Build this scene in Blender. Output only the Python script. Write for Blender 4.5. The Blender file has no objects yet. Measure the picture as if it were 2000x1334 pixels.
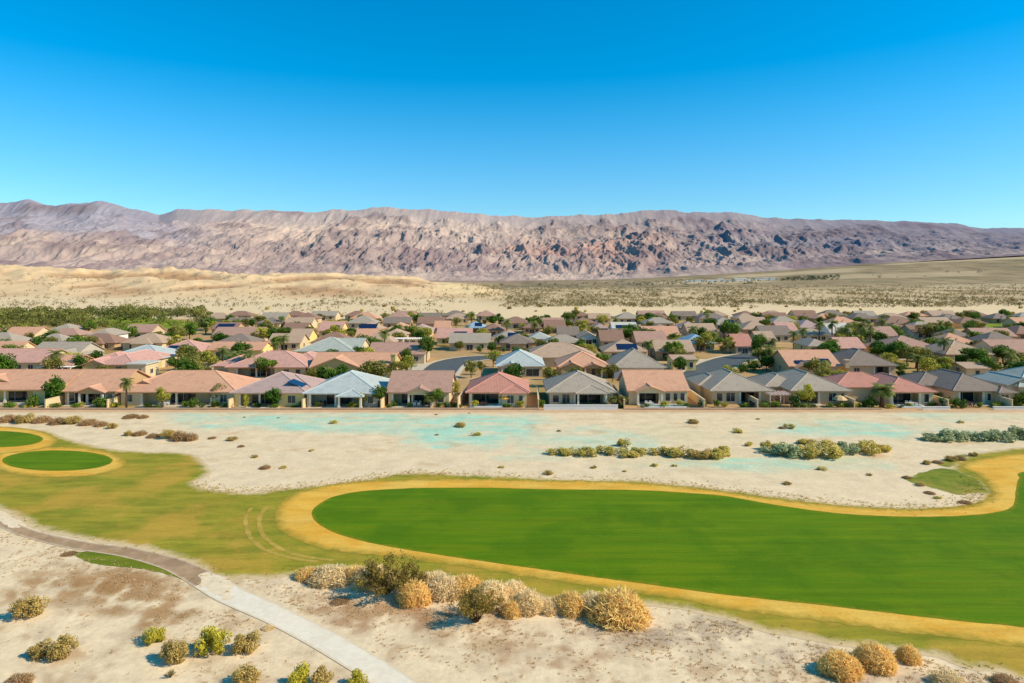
import bpy, math, random
import numpy as np
from mathutils import Vector, geometry
random.seed(7)
RNG = np.random.default_rng(11)
PI = math.pi
SC = bpy.context.scene
COL = SC.collection
CAM_H = 28.0
F = 4000.0 / 3.0          # focal length in photo pixels (24 mm lens on 36 mm, 2000 px wide)
HOR = 540.0               # level line of the lens

# ------------------------------------------------------------------ helpers
def lin(r, g, b, k=1.0):
    def f(c):
        c /= 255.0
        return (c / 12.92 if c <= 0.04045 else ((c + 0.055) / 1.055) ** 2.4) * k
    return (f(r), f(g), f(b))

def pt(px, py, z=0.0):
    """ground position of a photo pixel on the level z"""
    D = (CAM_H - z) * F / (py - HOR)
    return ((px - 1000.0) * D / F, D)

def sstep(a, b, x):
    t = np.clip((x - a) / (b - a), 0.0, 1.0)
    return t * t * (3 - 2 * t)

class Noise:
    def __init__(self, seed):
        r = np.random.default_rng(seed)
        p = r.permutation(256)
        self.p = np.concatenate([p, p, p])
        a = r.random(256) * 2 * PI
        self.gx, self.gy = np.cos(a), np.sin(a)
    def __call__(self, x, y):
        x = np.asarray(x, float); y = np.asarray(y, float)
        xi = np.floor(x).astype(int); yi = np.floor(y).astype(int)
        xf, yf = x - xi, y - yi
        u = xf ** 3 * (xf * (xf * 6 - 15) + 10); v = yf ** 3 * (yf * (yf * 6 - 15) + 10)
        xi &= 255; yi &= 255
        def g(ix, iy, dx, dy):
            h = self.p[self.p[ix & 255] + (iy & 255)]
            return self.gx[h] * dx + self.gy[h] * dy
        a = g(xi, yi, xf, yf); b = g(xi + 1, yi, xf - 1, yf)
        c = g(xi, yi + 1, xf, yf - 1); d = g(xi + 1, yi + 1, xf - 1, yf - 1)
        return ((a + u * (b - a)) + v * ((c + u * (d - c)) - (a + u * (b - a)))) * 1.5
NZ = [Noise(100 + i) for i in range(12)]
def fbm(x, y, s, octv=4, seed=0, gain=0.5):
    out = 0; a = 1.0; tot = 0
    for i in range(octv):
        out = out + a * NZ[(seed + i) % 12](x / s + 7.3 * i, y / s - 3.1 * i); tot += a
        a *= gain; s /= 2.03
    return out / tot
def ridged(x, y, s, octv=5, seed=0, gain=0.5):
    out = 0; a = 1.0; tot = 0; w = 1.0
    for i in range(octv):
        n = 1 - np.abs(NZ[(seed + i) % 12](x / s + 5.7 * i, y / s + 2.9 * i))
        n = n * n
        out = out + a * n * w; tot += a
        w = np.clip(n * 1.6, 0, 1); a *= gain; s /= 2.07
    return out / tot

def link(o, parent=None):
    COL.objects.link(o)
    if parent is not None: o.parent = parent
    return o
def np_mesh(name, verts, faces, mat=None, smooth=False, floats=None, colors=None):
    me = bpy.data.meshes.new(name)
    verts = np.asarray(verts, np.float32); faces = np.asarray(faces, np.int32)
    n, k = faces.shape
    me.vertices.add(len(verts)); me.vertices.foreach_set('co', verts.ravel())
    me.loops.add(n * k); me.loops.foreach_set('vertex_index', faces.ravel())
    me.polygons.add(n); me.polygons.foreach_set('loop_start', np.arange(0, n * k, k, dtype=np.int32))
    me.update(calc_edges=True)
    if smooth: me.polygons.foreach_set('use_smooth', np.ones(n, dtype=bool))
    for a, v in (floats or {}).items():
        at = me.attributes.new(a, 'FLOAT', 'POINT'); at.data.foreach_set('value', np.asarray(v, np.float32).ravel())
    for a, v in (colors or {}).items():
        at = me.attributes.new(a, 'FLOAT_COLOR', 'POINT')
        c = np.ones((len(verts), 4), np.float32); c[:, :3] = v; at.data.foreach_set('color', c.ravel())
    if mat: me.materials.append(mat)
    return me
class MB:
    """collects convex pieces of one part"""
    def __init__(s): s.v = []; s.f = []
    def poly(s, vs, fs):
        n = len(s.v); s.v += [tuple(p) for p in vs]; s.f += [tuple(i + n for i in f) for f in fs]
    def box(s, x0, x1, y0, y1, z0, z1):
        s.poly([(x0, y0, z0), (x1, y0, z0), (x1, y1, z0), (x0, y1, z0), (x0, y0, z1), (x1, y0, z1), (x1, y1, z1), (x0, y1, z1)],
               [(0, 3, 2, 1), (4, 5, 6, 7), (0, 1, 5, 4), (1, 2, 6, 5), (2, 3, 7, 6), (3, 0, 4, 7)])
    def tube(s, pts, rad, n=6):
        m = len(s.v); rings = []
        for i, p in enumerate(pts):
            p = Vector(p); d = (Vector(pts[min(i + 1, len(pts) - 1)]) - Vector(pts[max(i - 1, 0)])).normalized()
            a = d.orthogonal().normalized(); b = d.cross(a); r = rad[i] if hasattr(rad, '__len__') else rad
            s.v += [tuple(p + (a * math.cos(2 * PI * j / n) + b * math.sin(2 * PI * j / n)) * r) for j in range(n)]
        for i in range(len(pts) - 1):
            for j in range(n):
                k = (j + 1) % n
                s.f.append((m + i * n + j, m + i * n + k, m + (i + 1) * n + k, m + (i + 1) * n + j))
        s.f.append(tuple(m + j for j in reversed(range(n)))); e = m + (len(pts) - 1) * n
        s.f.append(tuple(e + j for j in range(n)))
    def extrude(s, prof, axis, a0, a1):
        """closed profile [(u,z)] run along an axis; axis 'y': u is x, axis 'x': u is y"""
        n = len(prof)
        P = lambda u, z, a: (u, a, z) if axis == 'y' else (a, u, z)
        vs = [P(u, z, a0) for u, z in prof] + [P(u, z, a1) for u, z in prof]
        fs = [tuple(range(n)), tuple(range(2 * n - 1, n - 1, -1))] + [(i, i + n, (i + 1) % n + n, (i + 1) % n) for i in range(n)]
        s.poly(vs, fs)
    def mesh(s, name, mat, smooth=False):
        me = bpy.data.meshes.new(name); me.from_pydata(s.v, [], s.f); me.materials.append(mat)
        import bmesh
        bm = bmesh.new(); bm.from_mesh(me); bmesh.ops.recalc_face_normals(bm, faces=bm.faces); bm.to_mesh(me); bm.free()
        if smooth: me.polygons.foreach_set('use_smooth', np.ones(len(me.polygons), dtype=bool))
        me.update(); return me
    def build(s, name, mat, parent=None, smooth=False):
        return link(bpy.data.objects.new(name, s.mesh(name, mat, smooth)), parent)
def tag(o, label, cat, group=None):
    o['label'] = label; o['category'] = cat
    if group: o['group'] = group
    return o
def thing(name, label, cat, loc=(0, 0, 0), rz=0.0, group=None):
    o = bpy.data.objects.new(name, None); o.location = loc; o.rotation_euler = (0, 0, rz); o.empty_display_size = 0.3
    link(o); return tag(o, label, cat, group)
def struct(o, kind='structure'):
    o['kind'] = kind; return o
def copy_tree(o, parent=None):
    c = o.copy(); COL.objects.link(c); c.parent = parent
    for ch in list(o.children): copy_tree(ch, c)
    return c

# ------------------------------------------------------------------ materials
class NT:
    def __init__(s, name):
        s.m = bpy.data.materials.new(name); s.m.use_nodes = True; s.t = s.m.node_tree
        s.t.nodes.clear()
        s.out = s.t.nodes.new('ShaderNodeOutputMaterial'); s.b = s.t.nodes.new('ShaderNodeBsdfPrincipled')
        s.t.links.new(s.b.outputs[0], s.out.inputs[0]); s.b.inputs['Roughness'].default_value = 0.9
        s.b.inputs['Specular IOR Level'].default_value = 0.15
        s.co = s.t.nodes.new('ShaderNodeTexCoord')
    def put(s, inp, v):
        if isinstance(v, bpy.types.NodeSocket): s.t.links.new(v, inp)
        elif isinstance(v, (tuple, list)):
            inp.default_value = (*v, 1.0) if (len(v) == 3 and len(inp.default_value) == 4) else v
        else: inp.default_value = v
    def noise(s, scale, detail=3, rough=0.55, vec=None, stretch=None, obj=True, dist=0.0):
        n = s.t.nodes.new('ShaderNodeTexNoise'); n.inputs['Scale'].default_value = scale; n.inputs['Detail'].default_value = detail
        n.inputs['Roughness'].default_value = rough; n.inputs['Distortion'].default_value = dist
        v = vec or s.co.outputs['Object']
        if stretch:
            mp = s.t.nodes.new('ShaderNodeMapping'); mp.inputs['Scale'].default_value = stretch; s.t.links.new(v, mp.inputs[0]); v = mp.outputs[0]
        s.t.links.new(v, n.inputs['Vector']); return n.outputs['Fac']
    def ramp(s, fac, lo, hi):
        n = s.t.nodes.new('ShaderNodeMapRange'); n.interpolation_type = 'SMOOTHSTEP'
        n.inputs['From Min'].default_value = lo; n.inputs['From Max'].default_value = hi; s.put(n.inputs['Value'], fac); return n.outputs[0]
    def math(s, op, a, b=0.0, c=0.0):
        n = s.t.nodes.new('ShaderNodeMath'); n.operation = op
        s.put(n.inputs[0], a); s.put(n.inputs[1], b); s.put(n.inputs[2], c); return n.outputs[0]
    def mix(s, fac, a, b, blend='MIX'):
        n = s.t.nodes.new('ShaderNodeMix'); n.data_type = 'RGBA'; n.blend_type = blend
        s.put(n.inputs['Factor'], fac); s.put(n.inputs['A'], a); s.put(n.inputs['B'], b); return n.outputs['Result']
    def attr(s, name, color=False):
        n = s.t.nodes.new('ShaderNodeAttribute'); n.attribute_name = name; return n.outputs['Color' if color else 'Fac']
    def rnd(s):
        n = s.t.nodes.new('ShaderNodeObjectInfo'); return n.outputs['Random']
    def scale(s, col, f):
        """colour times a scalar"""
        n = s.t.nodes.new('ShaderNodeVectorMath'); n.operation = 'SCALE'; s.put(n.inputs[0], col); s.put(n.inputs['Scale'], f); return n.outputs[0]
    def bump(s, h, strength=0.5, dist=0.1):
        n = s.t.nodes.new('ShaderNodeBump'); n.inputs['Strength'].default_value = strength; n.inputs['Distance'].default_value = dist
        s.put(n.inputs['Height'], h); s.t.links.new(n.outputs[0], s.b.inputs['Normal'])
    def done(s, col, rough=None, spec=None):
        s.put(s.b.inputs['Base Color'], col)
        if rough is not None: s.b.inputs['Roughness'].default_value = rough
        if spec is not None: s.b.inputs['Specular IOR Level'].default_value = spec
        return s.m
_MC = {}
def plain(name, c, var=0.15, scale=1.2, rough=0.9, spec=0.15, rv=0.0):
    if name in _MC: return _MC[name]
    n = NT(name); f = n.math('MULTIPLY_ADD', n.noise(scale, 4), 2 * var, 1 - var)
    if rv: f = n.math('MULTIPLY', f, n.math('MULTIPLY_ADD', n.rnd(), 2 * rv, 1 - rv))
    _MC[name] = n.done(n.scale(c, f), rough, spec); return _MC[name]
def roof_mat(name, c, tile=0.34):
    if name in _MC: return _MC[name]
    n = NT(name)
    f = n.math('MULTIPLY_ADD', n.noise(0.45, 5, 0.65), 0.30, 0.85)
    g = n.math('MULTIPLY_ADD', n.noise(2.6, 2, 0.7), 0.42, 0.79)
    col = n.scale(c, n.math('MULTIPLY', f, g))
    col = n.mix(n.ramp(n.noise(0.8, 3), 0.5, 0.75), col, n.scale(col, 0.82))
    sp = n.t.nodes.new('ShaderNodeSeparateXYZ'); n.t.links.new(n.co.outputs['Object'], sp.inputs[0])
    w = n.math('SINE', n.math('MULTIPLY', sp.outputs['Z'], 2 * PI / 0.15))
    w2 = n.math('SINE', n.math('MULTIPLY', sp.outputs['X'], 2 * PI / tile))
    n.bump(n.math('ADD', w, w2), 0.35, 0.03)
    _MC[name] = n.done(col, 0.8, 0.2); return _MC[name]
def foliage(name, dark, light, rv=0.18):
    if name in _MC: return _MC[name]
    n = NT(name)
    col = n.mix(n.attr('tint'), dark, light)
    col = n.scale(col, n.math('MULTIPLY_ADD', n.rnd(), 2 * rv, 1 - rv))
    n.put(n.b.inputs['Base Color'], col); n.b.inputs['Roughness'].default_value = 0.75
    tr = n.t.nodes.new('ShaderNodeBsdfTranslucent'); n.put(tr.inputs['Color'], n.scale(col, 1.1))
    mx = n.t.nodes.new('ShaderNodeMixShader'); mx.inputs[0].default_value = 0.3
    n.t.links.new(n.b.outputs[0], mx.inputs[1]); n.t.links.new(tr.outputs[0], mx.inputs[2]); n.t.links.new(mx.outputs[0], n.out.inputs[0])
    _MC[name] = n.m; return n.m

# ------------------------------------------------------------------ camera, sun, sky
cam = bpy.data.cameras.new('camera'); cam.lens = 24.0; cam.sensor_width = 36.0; cam.clip_end = 60000.0; cam.clip_start = 0.5
cam.shift_y = -(667.0 - HOR) / 2000.0
co = bpy.data.objects.new('camera', cam); co.location = (0, 0, CAM_H); co.rotation_euler = (PI / 2, 0, 0); COL.objects.link(co); SC.camera = co
SUN_EL, SUN_AZ = math.radians(37), math.radians(-11)      # azimuth from +X towards +Y
sd = Vector((math.cos(SUN_EL) * math.cos(SUN_AZ), math.cos(SUN_EL) * math.sin(SUN_AZ), math.sin(SUN_EL)))
sl = bpy.data.lights.new('sun', 'SUN'); sl.energy = 5.0; sl.angle = math.radians(0.53); sl.color = (1.0, 0.90, 0.72)
so = bpy.data.objects.new('sun', sl); so.rotation_euler = (-sd).to_track_quat('-Z', 'Y').to_euler(); so.location = (200, -50, 200); COL.objects.link(so)
wd = bpy.data.worlds.new('World'); SC.world = wd; wd.use_nodes = True
wt = wd.node_tree; bg = wt.nodes['Background']
sky = wt.nodes.new('ShaderNodeTexSky'); sky.sky_type = 'NISHITA'; sky.sun_disc = False
sky.sun_elevation = SUN_EL; sky.sun_rotation = math.radians(90) - SUN_AZ
sky.air_density = 1.0; sky.dust_density = 0.2; sky.ozone_density = 2.5; sky.altitude = 100
hs = wt.nodes.new('ShaderNodeHueSaturation'); hs.inputs['Saturation'].default_value = 1.58; hs.inputs['Hue'].default_value = 0.491; hs.inputs['Value'].default_value = 1.40
wt.links.new(sky.outputs[0], hs.inputs['Color']); tc = wt.nodes.new('ShaderNodeTexCoord'); sx = wt.nodes.new('ShaderNodeSeparateXYZ'); wt.links.new(tc.outputs['Generated'], sx.inputs[0])
mr = wt.nodes.new('ShaderNodeMapRange'); mr.interpolation_type = 'SMOOTHSTEP'; mr.inputs['From Min'].default_value = 0.02; mr.inputs['From Max'].default_value = 0.24; wt.links.new(sx.outputs['Z'], mr.inputs['Value'])
horizon_tint = wt.nodes.new('ShaderNodeMix'); horizon_tint.data_type = 'RGBA'; horizon_tint.inputs['A'].default_value = (0.52, 0.76, 0.90, 1); horizon_tint.inputs['B'].default_value = (1, 1, 1, 1); wt.links.new(mr.outputs[0], horizon_tint.inputs['Factor'])  # multiplies the sky by a darker blue tint towards the horizon
mu = wt.nodes.new('ShaderNodeMix'); mu.data_type = 'RGBA'; mu.blend_type = 'MULTIPLY'; mu.inputs['Factor'].default_value = 1; wt.links.new(hs.outputs[0], mu.inputs['A']); wt.links.new(horizon_tint.outputs['Result'], mu.inputs['B'])
wt.links.new(mu.outputs['Result'], bg.inputs['Color'])
bg.inputs['Strength'].default_value = 0.125
SC.view_settings.view_transform = 'Standard'; SC.view_settings.look = 'None'; SC.view_settings.exposure = 0; SC.view_settings.gamma = 1
try:
    SC.cycles.max_bounces = 6; SC.cycles.transparent_max_bounces = 8; SC.cycles.use_denoising = True
except Exception: pass
# ------------------------------------------------------------------ the lie of the land
def PX(x, y): return np.clip(1000 + x / np.maximum(y, 30.0) * F, -1400, 3400)
def prof(tab, px):
    return np.interp(px, [a for a, b in tab], [b for a, b in tab])
FAN = [(-1400, 70), (0, 62), (500, 20), (850, 6), (1000, 5), (1200, 12), (1400, 40), (1550, 66), (1700, 98), (2000, 142), (3400, 200)]
DUNE = [(-1400, 46), (0, 44), (90, 40), (200, 36), (260, 37), (340, 40), (420, 33), (560, 30), (640, 31), (720, 27), (800, 25), (860, 14), (930, 9), (985, 0), (3400, 0)]
def land(x, y):
    x = np.asarray(x, float); y = np.asarray(y, float)
    px = PX(x, y); r = np.hypot(x, y); D = np.maximum(y, 0.0)
    z = 0.06 * fbm(x, y, 9.0, 2, 0) * (1 - sstep(85, 135, r))
    z = z + 0.9 * fbm(x, y, 60.0, 3, 2) * sstep(470, 620, D) * (1 - sstep(1500, 2500, D))
    fan = prof(FAN, px) * sstep(1300, 3800, D) ** 1.25
    dz = prof(DUNE, px) * sstep(760, 1330, D) * (1 - sstep(1450, 2300, D))
    n = ridged(x * 1.0 + 40 * fbm(x, y, 300, 2, 4), y * 0.55, 150, 5, 3)
    dz = dz * (0.55 + 0.65 * n + .12 * ridged(x, y * .6, 45, 3, 6))
    return z + fan + dz

# ground: polar sheet, fine inside the view, out past the mountains
def polar(th, rr):
    T, R = np.meshgrid(th, rr); return R * np.sin(T), R * np.cos(T)
def grid_faces(nr, nc, wrap=False):
    i, j = np.meshgrid(np.arange(nr - 1), np.arange(nc if wrap else nc - 1), indexing='ij')
    k = (j + 1) % nc
    return np.stack([i * nc + j, i * nc + k, (i + 1) * nc + k, (i + 1) * nc + j], -1).reshape(-1, 4)
d2r = math.radians
th = np.concatenate([np.linspace(d2r(-44), d2r(44), 820), np.linspace(d2r(46), d2r(314), 90)])
rr = np.concatenate([np.geomspace(4, 40, 40)[:-1], np.geomspace(40, 700, 380)[:-1], np.geomspace(700, 4200, 190)[:-1], np.geomspace(4200, 30000, 12)])
gx, gy = polar(th, rr); gz = land(gx, gy)
V = np.stack([gx, gy, gz], -1).reshape(-1, 3)
X, Y = V[:, 0], V[:, 1]; P_ = PX(X, Y); R_ = np.hypot(X, Y)
V[:, 2] -= sstep(90, 140, R_) * 0.0

SAND_F = np.array(lin(238, 219, 188)); SAND_M = np.array(lin(232, 214, 184)); SAND_D = np.array(lin(234, 212, 176))
TURQ = np.array(lin(160, 222, 208)); DRY = np.array(lin(172, 134, 92)); GREYS = np.array(lin(190, 172, 152))
SUB = np.array(lin(190, 158, 116)); SCRUB = np.array(lin(148, 134, 108)); DUNEC = np.array(lin(230, 202, 164)); PINKR = np.array(lin(170, 146, 134))
def blob(px, py, rx, ry, n=0.55, seed=5, pw=1.0):
    """soft uneven patch around a ground point; radii in photo pixels at that distance"""
    cx, cy = pt(px, py); ax = rx * cy / F; ay = ry * cy * cy / (CAM_H * F)
    d = np.sqrt(((X - cx) / ax) ** 2 + ((Y - cy) / ay) ** 2)
    d = d + n * fbm(X, Y * 0.6, max(ax, ay) * 0.7, 4, seed)
    return 1 - sstep(0.55, 1.1, d)
def lerp(c, d, f): return c + (np.asarray(d) - c) * f[:, None]
C = np.repeat(SAND_F[None], len(V), 0)
C = lerp(C, SAND_M, sstep(75, 100, Y))
f1 = fbm(X, Y, 5.0, 4, 6); f2 = fbm(X, Y, 1.6, 3, 8)
near = 1 - sstep(58, 80, Y)
C = lerp(C, DRY, near * sstep(0.05, 0.5, f1 + 0.7 * f2) * 0.5)
C = lerp(C, lin(206, 186, 160), near * sstep(0.0, 0.35, fbm(X, Y, 2.6, 4, 3)) * 0.55)
for a in [(255, 1150, 150, 55), (215, 1130, 110, 35), (90, 1130, 90, 40), (330, 1190, 80, 35)]:
    C = lerp(C, DRY, blob(*a, seed=7) * near * sstep(-0.5, 0.2, f2 + f1) * 0.85)
for a in [(740, 1205, 120, 35), (1090, 1270, 130, 55), (900, 1215, 120, 30), (640, 1180, 60, 18)]:
    C = lerp(C, lin(176, 138, 104), blob(*a, seed=7) * near * sstep(-0.4, 0.4, f2 + f1) * 0.65)
for a in [(1350, 1225, 170, 32), (1500, 1270, 150, 35), (1250, 1240, 110, 30), (1700, 1320, 100, 30)]:
    C = lerp(C, GREYS, blob(*a, seed=3) * near * sstep(-0.4, 0.3, f2 + f1) * 0.8)
# soil-binder tint sprayed on the wash
turq = np.zeros(len(V))
for a, k in [((560, 824, 240, 24), 0.8), ((470, 815, 160, 14), 0.65), ((720, 826, 160, 22), 0.75), ((800, 832, 160, 20), 0.6), ((925, 838, 140, 36), 1.0), ((900, 860, 90, 20), 0.8), ((1010, 822, 110, 14), 0.55),
             ((1140, 860, 170, 30), 0.5), ((1470, 907, 170, 14), 0.85), ((1560, 912, 90, 6), 0.5), ((1690, 838, 170, 20), 0.8), ((1850, 812, 140, 10), 0.4), ((1900, 850, 170, 12), 0.35), ((1050, 893, 110, 9), 0.4), ((1660, 905, 110, 18), 0.35)]:
    turq = np.maximum(turq, blob(*a, n=0.8, seed=2) * k)
wash = sstep(92, 104, Y) * (1 - sstep(138, 143, Y))
streak = fbm(X * 0.25, Y, 2.2, 4, 9)
C = lerp(C, lin(212, 208, 172), wash * sstep(1020, 1300, P_) * 0.35 * sstep(-0.3, 0.4, fbm(X, Y, 18, 3, 1)))
C = lerp(C, TURQ, np.clip(turq * (0.62 + 1.3 * streak), 0, .85) * wash)
C = lerp(C, lin(196, 160, 118), wash * sstep(0.2, 0.5, fbm(X, Y * 1.5, 6, 4, 10)) * 0.45 * (1 - 0.5 * turq))
C = lerp(C, lin(196, 150, 112), sstep(139, 142, Y) * (1 - sstep(146, 150, Y)) * 0.6)
sub = sstep(143, 146, Y) * (1 - sstep(440, 470, Y + 0.0))
C = lerp(C, SUB, sub)
C = lerp(C, lin(150, 140, 70), sub * sstep(0.0, 0.4, fbm(X, Y, 22, 3, 4)) * 0.6)
C = lerp(C, lin(206, 178, 140), sub * sstep(0.1, 0.45, fbm(X, Y, 14, 3, 8)) * 0.7)
C = lerp(C, SAND_D, sstep(440, 480, Y))
far = sstep(470, 520, Y)
C = lerp(C, lin(176, 154, 118), far * sstep(620, 800, Y) * (0.40 + 0.6 * sstep(-0.1, 0.4, fbm(X, Y * 0.35, 60, 4, 5))) * sstep(900, 1000, P_))
C = lerp(C, DUNEC, far * sstep(800, 900, Y) * (1 - sstep(960, 1000, P_)) * (1 - sstep(2000, 2400, Y)))
rg = ridged(X + 40 * fbm(X, Y, 300, 2, 4), Y * 0.55, 150, 5, 3)
C = lerp(C, lin(176, 134, 100), far * sstep(800, 1000, Y) * (1 - sstep(900, 960, P_)) * (1 - sstep(0.3, 0.62, rg)) * 0.75)
C = lerp(C, lin(238, 214, 170), far * sstep(830, 1000, Y) * sstep(840, 880, P_) * (1 - sstep(930, 985, P_)) * 0.8)
deep = sstep(1300, 2000, Y)
C = lerp(C, SCRUB, deep * (0.75 + 0.25 * fbm(X, Y, 300, 3, 2)) * sstep(820, 1000, P_))
C = lerp(C, PINKR, sstep(2300, 3200, Y) * (1 - sstep(900, 1300, P_)))
C = lerp(C, lin(118, 110, 86), sstep(1100, 1500, Y) * sstep(-.05, .3, fbm(X, Y * .22, 38, 4, 6)) * .6 * sstep(820, 1000, P_))
C = lerp(C, lin(112, 106, 86), deep * sstep(0.0, 0.4, fbm(X, Y * 0.2, 160, 4, 7)) * 0.6 * sstep(820, 1000, P_))
for a, b, c0, c1, k in [(1760, 2000, 3150, 3450, .55), (1450, 1650, 2700, 3000, .5), (1640, 1900, 2250, 2450, .4), (1300, 1470, 2150, 2400, .5), (1850, 2100, 1500, 1800, .4)]:
    m = sstep(a - 60, a, P_) * (1 - sstep(b, b + 60, P_)) * sstep(c0 - 60, c0, Y + 90 * fbm(X, Y, 250, 2, 3)) * (1 - sstep(c1, c1 + 60, Y + 90 * fbm(X, Y, 250, 2, 3)))
    C = lerp(C, lin(224, 204, 172), m * k)
C *= np.array([0.96, 0.87, 0.72])

n = NT('ground_soil')
fine = n.noise(2.2, 6, 0.7); mid = n.noise(0.35, 5, 0.6); spots = n.ramp(n.noise(1.1, 3, 0.75), 0.66, 0.74)
c_ = n.scale(n.attr('col', True), n.math('MULTIPLY', n.math('MULTIPLY_ADD', fine, 0.60, 0.70), n.math('MULTIPLY_ADD', mid, 0.55, 0.725)))
c_ = n.mix(n.math('MULTIPLY', spots, 0.35), c_, n.scale(c_, 0.62))
n.bump(n.math('ADD', fine, n.math('MULTIPLY', n.noise(0.8, 4), 1.0)), 0.35, 0.10)
GROUND_M = n.done(c_, 0.95, 0.05)
gm = np_mesh('ground', V, grid_faces(len(rr), len(th), True), GROUND_M, True, colors={'col': C})
gm_o = struct(link(bpy.data.objects.new('ground', gm)))
del V, C

# mountains: one ridge mesh with eroded spurs behind the fan
CREST = [(-1400, 430), (-600, 405), (-200, 402), (0, 396), (60, 392), (110, 402), (190, 393), (240, 404), (310, 421), (345, 411), (480, 412), (560, 414), (640, 412), (700, 408), (760, 405), (830, 411),
         (900, 415), (960, 422), (1050, 424), (1180, 420), (1250, 413), (1300, 411), (1340, 417), (1430, 415), (1470, 419), (1500, 427), (1600, 430), (1700, 431), (1780, 433), (1870, 438), (1920, 446), (2000, 447), (2400, 450), (3400, 450)]
th = np.linspace(d2r(-56), d2r(56), 1900)
dd = np.concatenate([np.linspace(3300, 6700, 330), np.linspace(6750, 9000, 24)])
T, D = np.meshgrid(th, dd); mx = D * np.tan(T); my = D
px = 1000 + F * np.tan(T); pc = np.clip(px, -1400, 3400)
zb = prof(FAN, pc); Dc = 6500.0
crest = CAM_H + (HOR - prof(CREST, pc)) / F * Dc
wx = mx + 120 * fbm(mx, my, 700, 3, 1); wy = my + 120 * fbm(mx, my, 700, 3, 6)
Db = 3650 + 230 * fbm(mx, my, 1100, 3, 8)
t = np.clip((D - Db) / (Dc - Db), 0, 1)
env = np.sin(PI * np.clip(t, 0, 1) ** 0.75)
def rot(u, v, ang): return u * math.cos(ang) - v * math.sin(ang), u * math.sin(ang) + v * math.cos(ang)
su, sv = wx, wy * 0.30
big = ridged(*rot(su, sv, .5), 900, 3, 2); spur = np.maximum(ridged(*rot(su, sv, .65), 330, 6, 4, .6), ridged(*rot(su, sv, -.6), 300, 6, 8, .6)); fineR = ridged(*rot(wx, wy * .45, .4), 150, 5, 7, .6)
rel = 0.90 * t ** 1.42
pk = np.zeros_like(t)
for k_, (t0, w_, h_, s_) in enumerate([(.09, .05, .04, 420), (.20, .06, .08, 560), (.33, .07, .11, 700), (.48, .08, .12, 620), (.64, .08, .12, 760), (.79, .07, .11, 560), (.91, .05, .09, 480)]):
    tc = t0 + .09 * fbm(mx + 977 * k_, my * .05, 1100, 3, k_)
    hk = np.clip(.15 + 1.5 * (ridged(mx + 1300 * k_, my * .30, s_, 5, k_ + 3, .6) - .32), 0, 1.25)
    dt = (t - tc) / w_
    g_ = np.where(dt < 0, np.exp(-dt * dt * .8), np.exp(-dt * dt * 1.6)); pk = np.maximum(pk, g_ * hk * (0.4 + 1.2 * sstep(-.15, .25, fbm(mx + 500 * k_, my, 800, 3, k_ + 1))))
    rel = rel + h_ * hk * np.where(dt < 0, np.exp(-dt * dt * .8), np.exp(-dt * dt * 1.6))
rel = rel + env * (0.07 * (big - 0.45) + 0.09 * (spur - 0.5) + 0.085 * (fineR - 0.45)) + 0.0
cr_ = 1.0 + .06 * (ridged(mx, my * .2, 420, 5, 6, .6) - .45)
cap = sstep(.90, 1.0, t)
lim_ = .985 - .10 * (1 - t) + .03 * (spur - .5)
rel = np.where(rel > lim_ - .06, lim_ - .06 + .06 * np.tanh((rel - lim_ + .06) / .12), rel)
rel = rel * (1 - cap) + cr_ * cap
z = zb - 12 + (crest - zb) * np.maximum(rel, -0.02) + 12 * sstep(0.0, 0.05, t)
back = sstep(6560, 9000, D); z = z * (1 - back) - 60 * back
MV = np.stack([mx, my, z], -1).reshape(-1, 3)
gzx = np.gradient(z, axis=1) / np.maximum(np.gradient(mx, axis=1), 1e-3)
Xm, Ym, Pm, tm = mx.ravel(), my.ravel(), px.ravel(), t.ravel(); sp = spur.ravel(); bg_ = big.ravel(); fr = fineR.ravel()
tan_ = np.array(lin(200, 184, 166)); purp = np.array(lin(138, 122, 124)); blue = np.array(lin(146, 150, 164)); red = np.array(lin(196, 152, 130)); slate = np.array(lin(132, 132, 142))  # distance haze is mixed into these rock colours, bluer on the far ridges
MC = np.repeat(np.array(lin(172, 158, 150))[None], len(MV), 0)
v = fbm(Xm, Ym, 700, 5, 3, 0.6); v2 = fbm(Xm, Ym * 0.7, 260, 5, 9, 0.65)
MC = lerp(MC, purp, sstep(0.0, 0.28, v + 0.5 * v2) * 0.8)
MC = lerp(MC, tan_, sstep(0.05, 0.4, v2 - 0.4 * v) * 0.8)
MC = lerp(MC, tan_ * 1.08, (1 - sstep(0.12, 0.34, sp)) * 0.45 * (1 - sstep(0.75, 1, tm)))
MC = lerp(MC, purp * 0.75, sstep(0.52, 0.8, sp) * 0.35)
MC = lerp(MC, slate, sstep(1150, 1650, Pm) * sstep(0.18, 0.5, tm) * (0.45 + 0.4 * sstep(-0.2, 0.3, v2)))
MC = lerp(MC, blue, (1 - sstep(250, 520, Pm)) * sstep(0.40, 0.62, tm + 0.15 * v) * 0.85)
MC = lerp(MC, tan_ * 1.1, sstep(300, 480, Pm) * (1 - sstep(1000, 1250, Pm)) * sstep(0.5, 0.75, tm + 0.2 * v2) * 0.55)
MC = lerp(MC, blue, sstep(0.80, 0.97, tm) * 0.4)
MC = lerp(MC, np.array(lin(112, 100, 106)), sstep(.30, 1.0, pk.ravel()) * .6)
MC = lerp(MC, red, np.exp(-((Pm - 1195) / 95) ** 2 - ((tm - 0.42) / 0.2) ** 2) * (0.5 + v2) * .75)
MC = lerp(MC, red, np.exp(-((Pm - 1040) / 60) ** 2 - ((tm - 0.5) / 0.15) ** 2) * (0.5 + v2))
MC = lerp(MC, purp * 0.8, np.exp(-((Pm - 690) / 130) ** 2 - ((tm - 0.33) / 0.2) ** 2) * (0.55 + v2) * 0.9)
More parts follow.
